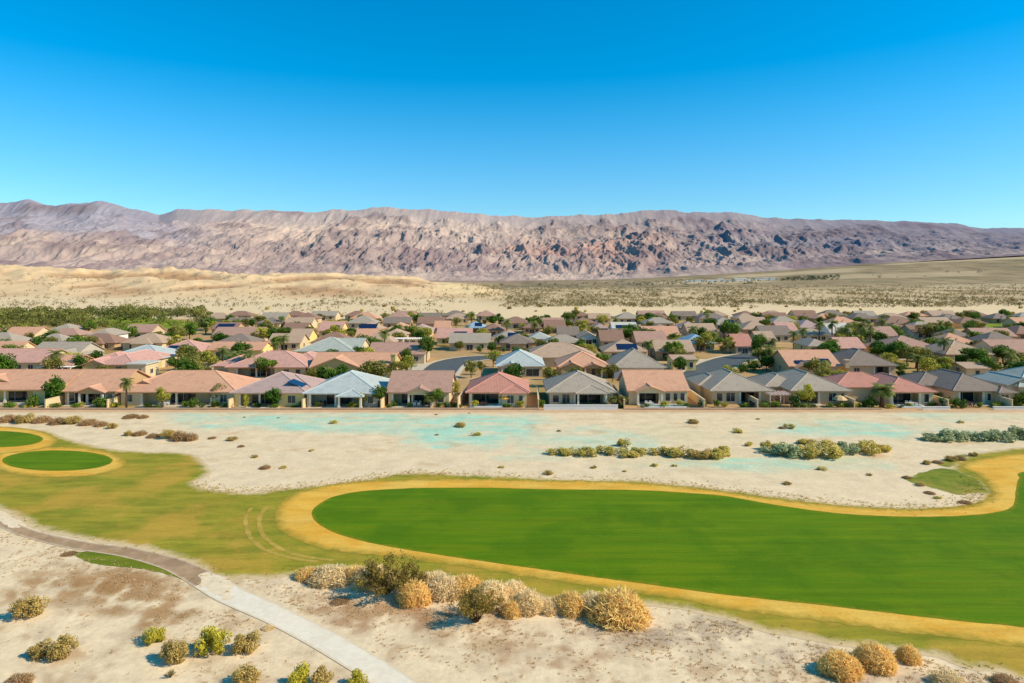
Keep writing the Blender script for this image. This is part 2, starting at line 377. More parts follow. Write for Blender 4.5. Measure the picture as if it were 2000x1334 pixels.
MC = lerp(MC, lin(170, 158, 158), np.full(len(MC), .12)); MC = lerp(MC, MC * np.array([.72, .78, .92]), sstep(1150, 1900, Pm) * .8); MC = np.clip(MC * np.array([1.10, 0.97, .88]), 0.02, 1)
n = NT('hazed_mountain_rock')
c_ = n.scale(n.attr('col', True), n.math('MULTIPLY_ADD', n.noise(0.02, 6, 0.7), 0.5, 0.75))
ge = n.t.nodes.new('ShaderNodeNewGeometry'); mv = n.t.nodes.new('ShaderNodeMix'); mv.data_type = 'VECTOR'; mv.inputs['Factor'].default_value = .24
n.t.links.new(ge.outputs['Normal'], mv.inputs[4]); mv.inputs[5].default_value = (.15, -.2, .95); nv = n.t.nodes.new('ShaderNodeVectorMath'); nv.operation = 'NORMALIZE'
n.t.links.new(mv.outputs[1], nv.inputs[0]); n.t.links.new(nv.outputs[0], n.b.inputs['Normal'])  # shading normals bent upward to soften contrast the way haze would
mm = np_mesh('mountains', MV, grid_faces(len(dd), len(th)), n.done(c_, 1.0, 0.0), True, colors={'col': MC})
struct(link(bpy.data.objects.new('mountains', mm)))
del MV, MC

# ------------------------------------------------------------------ sheets laid on the ground
def spline(pts, step=0.8, closed=True):
    P = [Vector((*p, 0)) for p in pts]; out = []; n = len(P)
    for i in range(n if closed else n - 1):
        if closed: p0, p1, p2, p3 = P[i - 1], P[i], P[(i + 1) % n], P[(i + 2) % n]
        else: p0, p1, p2, p3 = P[max(i - 1, 0)], P[i], P[i + 1], P[min(i + 2, n - 1)]
        m = max(1, int((p2 - p1).length / step))
        for k in range(m):
            t = k / m; t2 = t * t; t3 = t2 * t
            q = 0.5 * ((2 * p1) + (p2 - p0) * t + (2 * p0 - 5 * p1 + 4 * p2 - p3) * t2 + (3 * p1 - p0 - 3 * p2 + p3) * t3)
            out.append((q.x, q.y))
    if not closed: out.append((P[-1].x, P[-1].y))
    return np.array(out)
def sheet(name, px_pts, mat, lift, step=0.8, cell=1.6, jit=0.0, kind='structure', world=None):
    b = spline(world if world is not None else [pt(*p) for p in px_pts], step)
    if jit:
        b = b + jit * np.stack([fbm(b[:, 0], b[:, 1], 1.7, 3, 1), fbm(b[:, 0], b[:, 1], 1.7, 3, 5)], -1) * 1.6
    nb = len(b)
    x0, y0 = b.min(0); x1, y1 = b.max(0)
    qx, qy = np.meshgrid(np.arange(x0, x1, cell), np.arange(y0, y1, cell)); q = np.stack([qx.ravel(), qy.ravel()], -1)
    q[:, 0] += 0.3 * cell * ((np.arange(len(q)) % 2) - 0.5)
    # inside test and distance to the outline
    ins = np.zeros(len(q), bool); j = nb - 1
    for i in range(nb):
        yi, yj, xi, xj = b[i, 1], b[j, 1], b[i, 0], b[j, 0]
        m = ((yi > q[:, 1]) != (yj > q[:, 1]))
        if m.any(): ins ^= m & (q[:, 0] < (xj - xi) * (q[:, 1] - yi) / (yj - yi + 1e-12) + xi)
        j = i
    q = q[ins]
    dist = np.full(len(q), 1e9)
    for k in range(0, nb, 60):
        dist = np.minimum(dist, np.sqrt(((q[:, None, :] - b[None, k:k + 60, :]) ** 2).sum(-1)).min(1))
    keep = dist > 0.35 * cell; q = q[keep]; dist = dist[keep]
    pts2 = [Vector(p) for p in np.concatenate([b, q])]
    vs, _e, fs, *_ = geometry.delaunay_2d_cdt(pts2, [], [list(range(nb))], 1, 1e-4)
    vs = np.array([(p.x, p.y) for p in vs]); fs = np.array([f for f in fs if len(f) == 3])
    dd_ = np.zeros(len(vs)); m = min(len(vs), nb + len(q)); dd_[nb:m] = dist[:m - nb]
    zz = land(vs[:, 0], vs[:, 1]) + lift
    me = np_mesh(name, np.stack([vs[:, 0], vs[:, 1], zz], -1), fs, mat, True, floats={'edge': dd_})
    if me.polygons[0].normal.z < 0: me.flip_normals()
    o = link(bpy.data.objects.new(name, me)); o['kind'] = kind; return o

def turf(name, c1, c2, c3, edgec=None, ew=(0.0, 1.2), streak=(0.12, 0.9, 1), amp=0.25):
    n = NT(name)
    st = n.noise(0.55, 6, 0.68, stretch=streak); bigp = n.noise(0.11, 5, .62); fine = n.noise(3.0, 4, 0.7)
    c = n.mix(n.ramp(st, 0.38, 0.62), c1, c2); c = n.mix(n.math('MULTIPLY', n.ramp(bigp, 0.45, 0.62), 0.8), c, c3); c = n.scale(c, n.math('MULTIPLY_ADD', n.noise(.8, 5, .7, stretch=(streak[0] * .6, 1, 1)), .7, .65))
    c = n.scale(c, n.math('MULTIPLY_ADD', fine, amp * 2, 1 - amp))
    if edgec:
        e = n.math('ADD', n.attr('edge'), n.math('MULTIPLY_ADD', n.noise(0.7, 5, 0.7), 2.6, -1.3))
        c = n.mix(n.ramp(e, *ew), n.scale(edgec, n.math('MULTIPLY_ADD', fine, .3, .85)), c)
    n.bump(n.math('ADD', fine, st), 0.35, 0.06)
    return n.done(c, 0.9, 0.1)
ROUGH_M = turf('dormant_turf', lin(164, 148, 46, .95), lin(134, 132, 36, .95), lin(192, 152, 58, .95), (.70, .50, .26), (0.1, 1.5), (0.25, 0.8, 1), 0.22)
RING_M = turf('straw_turf', lin(232, 178, 70, .95), lin(226, 166, 58, .95), lin(234, 188, 86, .95), lin(160, 140, 46, .9), (-0.3, 1.5), (0.3, 0.8, 1), 0.26)
GREEN_M = turf('winter_green_turf', lin(92, 126, 2, .88), lin(108, 132, 4, .88), lin(82, 118, 1, .88), lin(130, 130, 20, .9), (0.0, 0.55), (0.10, 0.9, 1), 0.16)
WEED_M = turf('weedy_turf', lin(136, 138, 44, .95), lin(106, 120, 32, .95), lin(160, 144, 60, .95), (.70, .51, .27), (-1.0, 0.5), (0.5, 0.8, 1), 0.3)
ROUGH = [(-500, 835), (-200, 838), (0, 838), (85, 840), (130, 855), (200, 873), (270, 881), (370, 885), (398, 900), (412, 925), (382, 943), (420, 957), (500, 961), (560, 953), (640, 945), (700, 937), (760, 927), (830, 923), (900, 926),
         (1000, 930), (1110, 936), (1250, 938), (1330, 946), (1420, 956), (1520, 968), (1600, 979), (1700, 987), (1800, 990), (1880, 984), (1915, 970), (1905, 948), (1878, 930), (1852, 915), (1860, 900), (1900, 886), (1950, 878), (2000, 873),
         (2200, 862), (2600, 850), (2900, 1000), (2700, 1450), (2250, 1375), (2000, 1330), (1960, 1318), (1880, 1304), (1800, 1279), (1620, 1256), (1480, 1231), (1416, 1210), (1292, 1187), (1150, 1180), (1050, 1173), (950, 1160), (850, 1142),
         (780, 1128), (700, 1118), (640, 1112), (560, 1126), (500, 1131), (425, 1131), (375, 1105), (320, 1086), (250, 1069), (150, 1052), (60, 1030), (20, 1006), (-100, 966), (-300, 930), (-500, 915)]
sheet('rough_turf', ROUGH, ROUGH_M, 0.014, 0.7, 1.0, 0.35)
RING = [(537, 1018), (541, 995), (562, 972), (605, 955), (665, 944), (745, 938), (900, 935), (1050, 938), (1200, 941), (1330, 950), (1420, 961), (1500, 972), (1600, 984), (1700, 992), (1800, 994), (1880, 988), (1925, 974), (1932, 955),
        (1912, 930), (1880, 912), (1900, 900), (1950, 890), (2000, 886), (2200, 876), (2500, 866), (2700, 1000), (2600, 1400), (2250, 1318), (2000, 1265), (1800, 1240), (1600, 1213), (1440, 1194), (1280, 1164), (1150, 1146), (1000, 1122), (900, 1106), (800, 1092), (700, 1082), (620, 1068), (560, 1046)]
sheet('straw_turf_ring', RING, RING_M, 0.026, 0.6, 1.0, 0.32)
GREEN = [(609, 1000), (622, 986), (650, 971), (695, 961), (760, 956), (850, 953), (950, 953), (1100, 956), (1250, 958), (1330, 962), (1420, 970), (1500, 984), (1580, 996), (1650, 1004), (1750, 1009), (1850, 1009), (1930, 1003), (1976, 990),
         (1984, 960), (1990, 935), (2010, 920), (2200, 905), (2450, 900), (2550, 1000), (2450, 1320), (2200, 1262), (2000, 1226), (1900, 1216), (1750, 1200), (1600, 1182), (1400, 1160), (1200, 1133), (1000, 1105), (850, 1083), (750, 1066), (680, 1050), (636, 1033), (614, 1016)]
sheet('fairway', GREEN, GREEN_M, 0.038, 0.7, 1.0, 0.05)
def ell(cx, cy, rx, ry, n=20):
    return [(cx + rx * math.cos(2 * PI * i / n), cy + ry * math.sin(2 * PI * i / n)) for i in range(n)]
sheet('straw_turf_ring', ell(112, 903, 134, 30), RING_M, 0.026, 0.7, 1.0, 0.15)
sheet('straw_turf_ring', ell(-20, 860, 132, 27), RING_M, 0.028, 0.7, 1.0, 0.15)
sheet('practice_green', ell(112, 900, 108, 20), GREEN_M, 0.040, 0.6, 1.0, 0.05)
sheet('practice_green', ell(-10, 858, 94, 16), GREEN_M, 0.040, 0.6, 1.0, 0.05)
sheet('weedy_turf', [(1768, 934), (1800, 922), (1850, 914), (1895, 930), (1922, 950), (1925, 962), (1870, 965), (1830, 955), (1790, 945)], WEED_M, 0.020, 0.5, 1.0, 0.5)
sheet('weedy_turf', [(1830, 905), (1860, 893), (1885, 888), (1875, 902), (1850, 912)], WEED_M, 0.020, 0.5, 1.0, 0.5)
sheet('verge_turf', [(135, 1078), (220, 1083), (300, 1098), (350, 1117), (388, 1139), (330, 1124), (270, 1110), (190, 1102)], turf('verge_grass', lin(122, 128, 30, .9), lin(104, 118, 24, .9), lin(150, 138, 46, .9), (.66, .48, .26), (-1.1, 0.1)), 0.016, 0.4, 0.8, 0.3)
def strip(name, px_pts, width, mat, lift, step=0.7, world=None, across=4, crown=0.0):
    c = spline(world if world is not None else [pt(*p) for p in px_pts], step, False)
    tg = np.gradient(c, axis=0); tg /= np.linalg.norm(tg, axis=1)[:, None]; nm = np.stack([-tg[:, 1], tg[:, 0]], -1)
    u = np.linspace(-0.5, 0.5, across + 1); w = np.broadcast_to(np.asarray(width, float) if np.ndim(width) == 0 else np.interp(np.linspace(0, 1, len(c)), np.linspace(0, 1, len(width)), width), (len(c),))
    p = c[:, None, :] + nm[:, None, :] * (u[None, :] * w[:, None])[..., None]
    z = land(p[..., 0], p[..., 1]) + lift + crown * (1 - (2 * u[None, :]) ** 2)
    ed = np.broadcast_to((0.5 - np.abs(u))[None, :] * w[:, None], z.shape)
    me = np_mesh(name, np.concatenate([p, z[..., None]], -1).reshape(-1, 3), grid_faces(len(c), across + 1), mat, True, floats={'edge': ed.ravel()})
    if me.polygons[0].normal.z < 0: me.flip_normals()
    return struct(link(bpy.data.objects.new(name, me)))
def paving(name, c, c2, edge=None, seam=None):
    n = NT(name); f = n.noise(1.6, 5, 0.7)
    col = n.mix(n.ramp(n.noise(0.5, 4, .6), .35, .7), c, c2); col = n.scale(col, n.math('MULTIPLY_ADD', f, .4, .8))
    if edge: col = n.mix(n.ramp(n.math('ADD', n.attr('edge'), n.math('MULTIPLY_ADD', n.noise(1.3, 4, .7), .6, -.3)), 0.0, 0.35), edge, col)
    n.bump(f, .2, .02); return n.done(col, .9, .15)
strip('cart_path', [(-260, 940), (-100, 988), (0, 1021), (60, 1043), (150, 1064), (250, 1079), (320, 1096), (370, 1117), (415, 1142)], [1.4, 1.4, 1.5, 1.9, 2.6], paving('worn_asphalt', lin(172, 138, 102, .88), lin(196, 160, 120, .88), lin(222, 194, 156, .88)), 0.030)
strip('concrete_path', [(408, 1136), (450, 1162), (540, 1203), (620, 1243), (700, 1290), (760, 1328), (830, 1385), (900, 1460)], [2.7, 2.4, 2.4, 2.4], paving('pale_concrete', (.86, .73, .53), (.80, .67, .48), (.74, .57, .36)), 0.034, across=6)
strip('path_edge_shadow', [(425, 1160), (470, 1185), (545, 1218), (610, 1250), (668, 1287), (725, 1335)], 0.16, plain('edge_shadow_soil', lin(120, 112, 70, .8), .3, 2.0), 0.03)  # dark strip drawn in as the shade along the path's edge
TRK = turf('worn_track', lin(206, 170, 74, .85), lin(190, 156, 66, .85), lin(214, 178, 84, .85), lin(150, 134, 46, .9), (-0.6, 0.5))
strip('worn_track', [(492, 992), (480, 1010), (482, 1032), (494, 1056), (522, 1076), (570, 1090), (620, 1097)], 0.55, TRK, 0.026)
strip('worn_track', [(522, 988), (508, 1008), (508, 1030), (520, 1052), (552, 1074), (596, 1087), (650, 1094)], 0.55, TRK, 0.026)
# streets between the house rows
ASPH = paving('street_asphalt', lin(92, 98, 98, .8), lin(106, 110, 106, .8)); KERB_M = paving('kerb_concrete', lin(214, 196, 164, .85), lin(224, 206, 176, .85))
def street(pts, w):
    strip('street', pts, w, ASPH, 0.02, 2.0)
    c = np.array([pt(*p) for p in pts]); s = spline([tuple(q) for q in c], 3.0, False)
    tg = np.gradient(s, axis=0); tg /= np.linalg.norm(tg, axis=1)[:, None]; nm = np.stack([-tg[:, 1], tg[:, 0]], -1)
    for sg in (-1, 1):
        q = s + nm * sg * (w / 2 + 0.75)
        strip('kerb', None, 1.5, KERB_M, 0.13, 3.0, world=[tuple(v) for v in q[::2]])
street([(838, 752), (856, 728), (880, 709), (930, 700), (1010, 697), (1120, 696)], 10.5)
street([(1352, 752), (1385, 722), (1430, 703), (1500, 692), (1620, 686), (1800, 684)], 11.5)
street([(318, 741), (352, 728), (384, 718), (420, 709)], 5.5)
strip('driveway', [(1330, 742), (1356, 720), (1385, 702)], 7.0, KERB_M, 0.016, 2.0)
strip('driveway', [(770, 748), (800, 722), (826, 708)], 5.0, KERB_M, 0.016, 2.0)
DRIFT_M = plain('drifted_sand', (.82, .63, .39), .25, 1.5)
sheet('sand_drift', [(392, 1126), (420, 1122), (448, 1140), (470, 1158), (452, 1168), (420, 1160), (398, 1146)], DRIFT_M, 0.042, 0.25, 0.5, 0.9)
sheet('sand_drift', [(-8, 1003), (20, 1014), (36, 1030), (18, 1030), (-4, 1016)], DRIFT_M, 0.040, 0.3, 0.6, 0.4)
LAWN_M = turf('far_lawn', lin(150, 158, 40, .8), lin(128, 150, 30, .8), lin(176, 166, 60, .8))
for poly in ([(1880, 639), (1890, 629), (1960, 625), (2100, 626), (2100, 641), (1960, 642)], [(825, 627), (850, 621), (905, 621), (915, 626), (870, 629)], [(150, 628), (230, 619), (330, 624), (410, 632), (380, 640), (230, 641)]):
    sheet('lawn', poly, LAWN_M, 0.10, 4.0, 7.0, 1.5)
# ------------------------------------------------------------------ houses
ROOFC = dict(orange=lin(230, 172, 134, .84), red=lin(216, 150, 126, .80), pink=lin(222, 168, 146, .84), mauve=lin(200, 168, 154, .82), grey=lin(190, 172, 148, .80), tan=lin(206, 172, 140, .82),
             brown=lin(172, 132, 108, .78), bluegrey=lin(196, 200, 190, .86), rose=lin(200, 156, 132, .82), dark=lin(160, 140, 122, .76), pale=lin(220, 210, 190, .86), greygreen=lin(192, 192, 174, .84), blue=lin(164, 190, 200, .84))
WALLC = dict(cream=lin(232, 206, 160, .86), yellow=lin(244, 212, 134, .92), tan=lin(206, 168, 122, .86), beige=lin(216, 190, 150, .86), white=lin(240, 232, 216, .9), grey=lin(196, 182, 160, .9), olive=lin(206, 184, 120, .9))
RM = {k: roof_mat('roof_tile_' + k, v) for k, v in ROOFC.items()}
CM = {k: plain('ridge_tile_' + k, tuple(min(.85, x * 1.18 + .03) for x in v), .12, 2.0) for k, v in ROOFC.items()}
WM = {k: plain('stucco_' + k, v, .10, 0.7) for k, v in WALLC.items()}
GLASS = NT('window_glass').done(lin(52, 66, 70, .55), 0.12, 0.6)
FRAME = plain('window_frame_paint', lin(224, 214, 196, .85), .05)
TRIM = plain('fascia_brown', lin(138, 108, 84, .8), .08)
POST = plain('post_paint', lin(240, 226, 198, .92), .06)
SOLARM = plain('solar_cell', lin(30, 42, 74, .8), .1, 3.0, 0.25, 0.5)
DOORM = plain('door_wood', lin(128, 84, 56, .8), .15)
PATIO_IN = plain('patio_back_stucco', lin(150, 124, 92, .8), .1)
HOUSES = []          # (root, ref phrase, x0, x1, y0, y1)

def hip(mb, caps, x0, x1, y0, y1, z, p, oh=0.75, th=0.2):
    x0 -= oh; x1 += oh; y0 -= oh; y1 += oh
    w, d = x1 - x0, y1 - y0; h = min(w, d) / 2; zt = z + p * h
    if w >= d: A, B = (x0 + h, (y0 + y1) / 2, zt), (x1 - h, (y0 + y1) / 2, zt)
    else: A, B = ((x0 + x1) / 2, y0 + h, zt), ((x0 + x1) / 2, y1 - h, zt)
    lo = [(x0, y0, z - th), (x1, y0, z - th), (x1, y1, z - th), (x0, y1, z - th)]; hi = [(a, b, z) for a, b, _ in lo]
    v = lo + hi + [A, B]
    if abs(w - d) < 0.02: B = A
    f = [(0, 3, 2, 1), (0, 1, 5, 4), (1, 2, 6, 5), (2, 3, 7, 6), (3, 0, 4, 7)]
    if w >= d: f += [(4, 5, 9, 8), (5, 6, 9), (6, 7, 8, 9), (7, 4, 8)]
    else: f += [(4, 5, 8), (5, 6, 9, 8), (6, 7, 9), (7, 4, 8, 9)]
    mb.poly(v, f)
    if caps is not None:
        if w >= d: L = [(hi[0], A), (hi[3], A), (hi[1], B), (hi[2], B)]
        else: L = [(hi[0], A), (hi[1], A), (hi[2], B), (hi[3], B)]
        if (Vector(A) - Vector(B)).length > 0.3: L.append((A, B))
        for a, b in L: caps.tube([a, b], 0.13, 4)
    return zt
def gable(mb, wmb, axis, u0, u1, a0, a1, z, p, oh=0.5, th=0.2, walls=(True, True), caps=None):
    """axis: the way the ridge runs; u across it"""
    m = (u0 + u1) / 2; h = (u1 - u0) / 2
    top = z + p * h
    pr = [(u0 - oh, z - p * oh), (m, top), (u1 + oh, z - p * oh), (u1 + oh, z - p * oh - th), (m, top - th), (u0 - oh, z - p * oh - th)]
    mb.extrude(pr, axis, a0 - oh, a1 + oh)
    tri = [(u0 + .02, z - th), (u1 - .02, z - th), (m, top - th - 0.03)]
    for on, (b0, b1) in zip(walls, ((a0, a0 + 0.2), (a1 - 0.2, a1))):
        if on and wmb is not None: wmb.extrude(tri, axis, b0, b1)
    if caps is not None:
        caps.tube([(m, a0 - oh, top + .03), (m, a1 + oh, top + .03)] if axis == 'y' else [(a0 - oh, m, top + .03), (a1 + oh, m, top + .03)], 0.12, 4)
    return top

def window(root, x, zc, w, h, y, side=None):
    """on the front wall (side None) or on a side wall at x = y with centre x along it"""
    fr = MB(); t = 0.09
    def bx(mb, a0, a1, z0, z1, d0, d1):
        if side is None: mb.box(a0, a1, y - d1, y - d0, z0, z1)
        elif side > 0: mb.box(y + d0, y + d1, a0, a1, z0, z1)
        else: mb.box(y - d1, y - d0, a0, a1, z0, z1)
    a0, a1, z0, z1 = x - w / 2, x + w / 2, zc - h / 2, zc + h / 2
    bx(fr, a0 - t, a1 + t, z1, z1 + t, 0, .07); bx(fr, a0 - t, a1 + t, z0 - t, z0, 0, .10)
    bx(fr, a0 - t, a0, z0, z1, 0, .07); bx(fr, a1, a1 + t, z0, z1, 0, .07)
    if w > 1.3: bx(fr, x - .03, x + .03, z0, z1, .002, .06)
    f = fr.build('window', FRAME, root)
    pn = MB(); bx(pn, a0, a1, z0, z1, 0, .03); pn.build('pane', GLASS, f)

def house(label, ref, xa, xb, ey, dep=16.0, roof='hip', col='tan', wall='cream', pitch=0.42, h=3.1, patio=None, gab=None, win=(), solar=None, wings=(), chim=None, caps=True, cat='house', dy=0.0, gw=None):
    D = (CAM_H - h) * F / (ey - HOR)
    x0, x1 = (xa - 1000) * D / F + 0.6, (xb - 1000) * D / F - 0.6
    W = max(x1 - x0, 5.0); y0 = D + 0.6 + dy
    root = thing('house', label, cat, ((x0 + x1) / 2, y0, 0), 0)
    w2 = W / 2; wb = MB(); rb = MB(); cb = MB() if caps else None; detail = D < 260
    g = 1.2 if detail else 0
    # walls, with the covered patio cut out of the front
    if patio:
        pa, pb = -w2 + patio[0] * W, -w2 + patio[1] * W; pd = 3.2
        if pa > -w2 + .05: wb.box(-w2, pa, 0, dep, 0, h)
        if pb < w2 - .05: wb.box(pb, w2, 0, dep, 0, h)
        wb.box(pa, pb, pd, dep - .01, 0, h - .003)
        wb.box(pa, pb, 0.02, 0.32, h - 0.42, h - .002)
        sd_ = MB(); dw = min(pb - pa - 0.8, 5.5); cx = (pa + pb) / 2
        sd_.box(cx - dw / 2 - .1, cx + dw / 2 + .1, pd - .06, pd, 2.35, 2.47); sd_.box(cx - dw / 2 - .1, cx - dw / 2, pd - .06, pd, .05, 2.35); sd_.box(cx + dw / 2, cx + dw / 2 + .1, pd - .06, pd, .05, 2.35)
        sd_.box(cx - .05, cx + .05, pd - .058, pd, .05, 2.35)
        so_ = sd_.build('patio_door', FRAME, root); gp = MB(); gp.box(cx - dw / 2, cx + dw / 2, pd - .03, pd, .05, 2.35); gp.build('pane', GLASS, so_)
        if detail:
            fl = MB(); fl.box(pa + .05, pb - .05, -2.2, pd - .05, 0.0, 0.14); fl.build('patio_slab', KERB_M, root)
        xs = [pa + .22, pb - .22] + ([cx] if pb - pa > 7.5 else [])
        for q in xs:
            pm = MB(); pm.box(q - .2, q + .2, 0.0, .34, .12, h - .42); pm.box(q - .28, q + .28, -.06, .42, .10, .55)
            pm.build('patio_post', POST, root)
    else:
        wb.box(-w2, w2, 0, dep, 0, h)
    zt = h
    if roof == 'hip': zt = hip(rb, cb, -w2, w2, 0, dep, h, pitch)
    elif roof == 'gx': zt = gable(rb, wb, 'x', 0, dep, -w2, w2, h + .2, pitch, caps=cb)
    elif roof == 'gy': zt = gable(rb, wb, 'y', -w2, w2, 0, dep, h + .2, pitch, caps=cb)
    elif roof == 'flat':
        rb.box(-w2 - .4, w2 + .4, -.4, dep + .4, h, h + .35)
    if gab:
        ga, gb_ = -w2 + gab[0] * W, -w2 + gab[1] * W; gl = min(dep * .5, (gb_ - ga) / 2 * .38 / pitch + 2.5)
        gable(rb, wb, 'y', ga, gb_, -1.3, gl, h + .16, 0.36, walls=(True, False), caps=cb)
        wb.box(ga + .03, gb_ - .03, -1.29, -1.0, h - .45, h + .05)
        for q in (ga + .25, gb_ - .25):
            pm = MB(); pm.box(q - .2, q + .2, -1.32, -.95, .12, h - .45); pm.box(q - .28, q + .28, -1.38, -.88, .10, .55); pm.build('patio_post', POST, root)
    extra = {}
    for wg in wings:                       # (x0,x1,y0,y1,height,kind) in metres from the front centre
        a0, a1, b0, b1, hh, k = wg[:6]
        wm = wg[6] if len(wg) > 6 else None
        tgt = wb if wm is None else extra.setdefault(wm, MB())
        if k == 'porch':
            hip(rb, cb, a0, a1, b0, b1, hh, pitch * .8, .4)
            for q in (a0 + .2, a1 - .2):
                pm = MB(); pm.box(q - .2, q + .2, b0, b0 + .4, .12, hh - .2); pm.box(q - .28, q + .28, b0 - .06, b0 + .46, .10, .55); pm.build('patio_post', POST, root)
            continue
        tgt.box(a0, a1, b0, b1, 0, hh)
        if k == 'hip': hip(rb, cb, a0, a1, b0, b1, hh, pitch, .5)
        elif k == 'gy': gable(rb, tgt, 'y', a0, a1, b0, b1, hh + .18, pitch, caps=cb)
        elif k == 'gx': gable(rb, tgt, 'x', b0, b1, a0, a1, hh + .18, pitch, caps=cb)
    wb.build('wall', WM[wall], root)
    for k, m in extra.items(): m.build('wing_wall', WM[k], root)
    ro = rb.build('roof', RM[col], root)
    if cb is not None and cb.v: cb.build('ridge_cap', CM[col], ro)
    for q in win:
        fx, ww = q[0], q[1]; hh = q[2] if len(q) > 2 else 1.5; zc = q[3] if len(q) > 3 else 1.6
        yy = q[4] if len(q) > 4 else 0.0
        window(root, -w2 + fx * W, zc, ww, hh, yy)
    if detail:
        for s in (-1, 1): window(root, dep * .45, 1.7, 1.4, 1.2, s * w2, s)
    for sp_ in (solar if isinstance(solar, list) else [solar] if solar else []):
        face, ua, ub, va, vb = sp_; mb = MB(); lift = 0.10
        def P(u, v, k):
            if face == 'F': return (-w2 + u * W, -.5 + v, h + pitch * v + k)
            if face == 'R': return (w2 + .5 - v, u * dep, h + pitch * v + k)
            return (-w2 - .5 + v, u * dep, h + pitch * v + k)
        q = [(ua, va), (ub, va), (ub, vb), (ua, vb)]
        mb.poly([P(u, v, lift) for u, v in q] + [P(u, v, lift + .12) for u, v in q], [(0, 3, 2, 1), (4, 5, 6, 7), (0, 1, 5, 4), (1, 2, 6, 5), (2, 3, 7, 6), (3, 0, 4, 7)])
        mb.build('solar_panel', SOLARM, ro)
    if chim:
        cx, cy, ch = chim; mb = MB(); mb.box(cx - .6, cx + .6, cy - .5, cy + .5, h - .5, ch); mb.box(cx - .75, cx + .75, cy - .65, cy + .65, ch, ch + .3); mb.build('chimney', WM[wall], root)
    HOUSES.append((root, ref, x0, x1, y0, y0 + dep)); return root

FLAB = set()
def nearest_ref0(x, y):
    return min(HOUSES, key=lambda H: max(H[2] - x, 0, x - H[3]) ** 2 + max(H[4] - y, 0, y - H[5]) ** 2)
# --- front row, left to right
house('orange-roofed house with a yellow front gable at the far left of the front row', 'the yellow-gabled end house', -75, 118, 761, 16, 'gx', 'orange', 'yellow', .38, patio=(.08, .74), win=[(.88, 1.4)], wings=[(-9.6, -3.2, 3.0, 13, 4.3, 'gy', 'yellow')])
house('orange-roofed front-row house with a shaded brown patio gable beside a large dark tree', 'the brown-gabled orange house', 118, 228, 764, 16, 'gx', 'orange', 'tan', .42, patio=(.04, .82), gab=(.33, .82), win=[(.14, 1.2), (.9, 1.0)])
house('long orange-roofed house with a cream inner gable and wide dark patio behind a palm', 'the long orange house', 228, 462, 765, 15, 'hip', 'orange', 'cream', .42, patio=(.17, .80), win=[(.07, 1.4), (.90, 1.4)], wings=[(-12.0, -5.6, 2.6, 12, 3.6, 'gy', 'cream')])
house('mauve-roofed house with a square of solar panels and a yellow side wall', 'the mauve-roofed solar house', 450, 598, 767, 16, 'hip', 'mauve', 'yellow', .40, patio=(.06, .66), win=[(.82, 1.6)], solar=('R', .10, .36, 1.6, 4.6), wings=[(-2, 7.2, 5, 15, 3.5, 'hip')])
house('pale blue-grey roofed house with white ridge lines and a deep glazed patio', 'the pale blue-grey roofed house', 592, 742, 768, 17, 'hip', 'bluegrey', 'grey', .42, patio=(.03, .78), win=[(.90, 1.2)], wings=[(-.4, 4.6, -2.2, 4, 2.75, 'porch')])
house('brownish pink roofed house with a cream patio gable left of the diagonal wall', 'the brownish pink gabled house', 752, 882, 766, 15, 'gx', 'rose', 'cream', .44, patio=(.05, .74), gab=(.33, .74), win=[(.86, 1.3)])
house('salmon-red hip-roofed house with an open corner patio and an orange umbrella', 'the salmon-red roofed house', 910, 1034, 766, 15, 'hip', 'red', 'cream', .44, patio=(.02, .55), win=[(.72, 1.4, 1.7, 1.6, -.9), (.90, .8, 1.7, 1.6, -.9)], wings=[(0.9, 6.2, -.9, 8, 3.0, 'hip')])
house('grey hip-roofed house with a white ridge line above a raised white pool wall', 'the white-pool-wall grey house', 1068, 1204, 766, 16, 'hip', 'grey', 'beige', .44, patio=(.38, .88), win=[(.10, 1.3), (.26, 1.6, 1.9)], wings=[(-1.0, 5.4, -1.4, 7, 3.02, 'porch')])
house('orange-roofed house with a broad cream front gable on white posts and shuttered windows', 'the cream-gabled orange house', 1224, 1350, 763, 14, 'gx', 'orange', 'cream', .46, patio=(.12, .54), gab=(.12, .56), win=[(.66, 1.0, 1.7), (.79, .8, 1.7), (.91, .9, 1.7)])
house('grey-brown hip-roofed house with blue-tinted windows, right of the cream-gabled orange house', 'the grey-brown hip-roofed house', 1388, 1512, 763, 19, 'hip', 'grey', 'beige', .44, patio=(.46, .84), win=[(.12, 1.2, 1.7), (.31, 1.9, 1.9)], wings=[(-7.2, 0, 7, 18, 3.1, 'hip')])
house('grey-roofed house behind a pink pergola and a pale flowering tree', 'the pink-pergola grey house', 1545, 1664, 763, 19, 'hip', 'grey', 'beige', .44, patio=(.10, .50), win=[(.72, 1.6, 1.7), (.90, .7, 1.7)], wings=[(-9.6, -1, 6, 18, 3.0, 'hip')])
house('long coral-roofed house with a bright white-posted patio at its right end', 'the long coral-roofed house', 1735, 1832, 765, 17, 'hip', 'red', 'cream', .42, patio=(.04, .72), win=[(.84, 1.0, 1.8)], wings=[(-13.5, 1, 6, 17, 3.1, 'hip')])
house('broad dark grey-brown roofed house behind clipped hedges near the right edge', 'the broad hedge-fronted house', 1862, 1976, 763, 19, 'hip', 'dark', 'beige', .44, patio=(.08, .58), win=[(.66, .8), (.86, 1.6, 1.7, 1.6, -1.6)], wings=[(-9.5, 0, 7, 18, 3.1, 'hip'), (3.0, 6.6, -1.6, 6, 2.9, 'hip')])
house('grey-green roofed house with a shaded side gable, at the right end of the front row', 'the grey-green end house', 1990, 2130, 755, 15, 'hip', 'greygreen', 'grey', .44, patio=(.4, .8), win=[(.15, 1.2)], wings=[(-9.5, -3, 1, 11, 3.3, 'gy')])
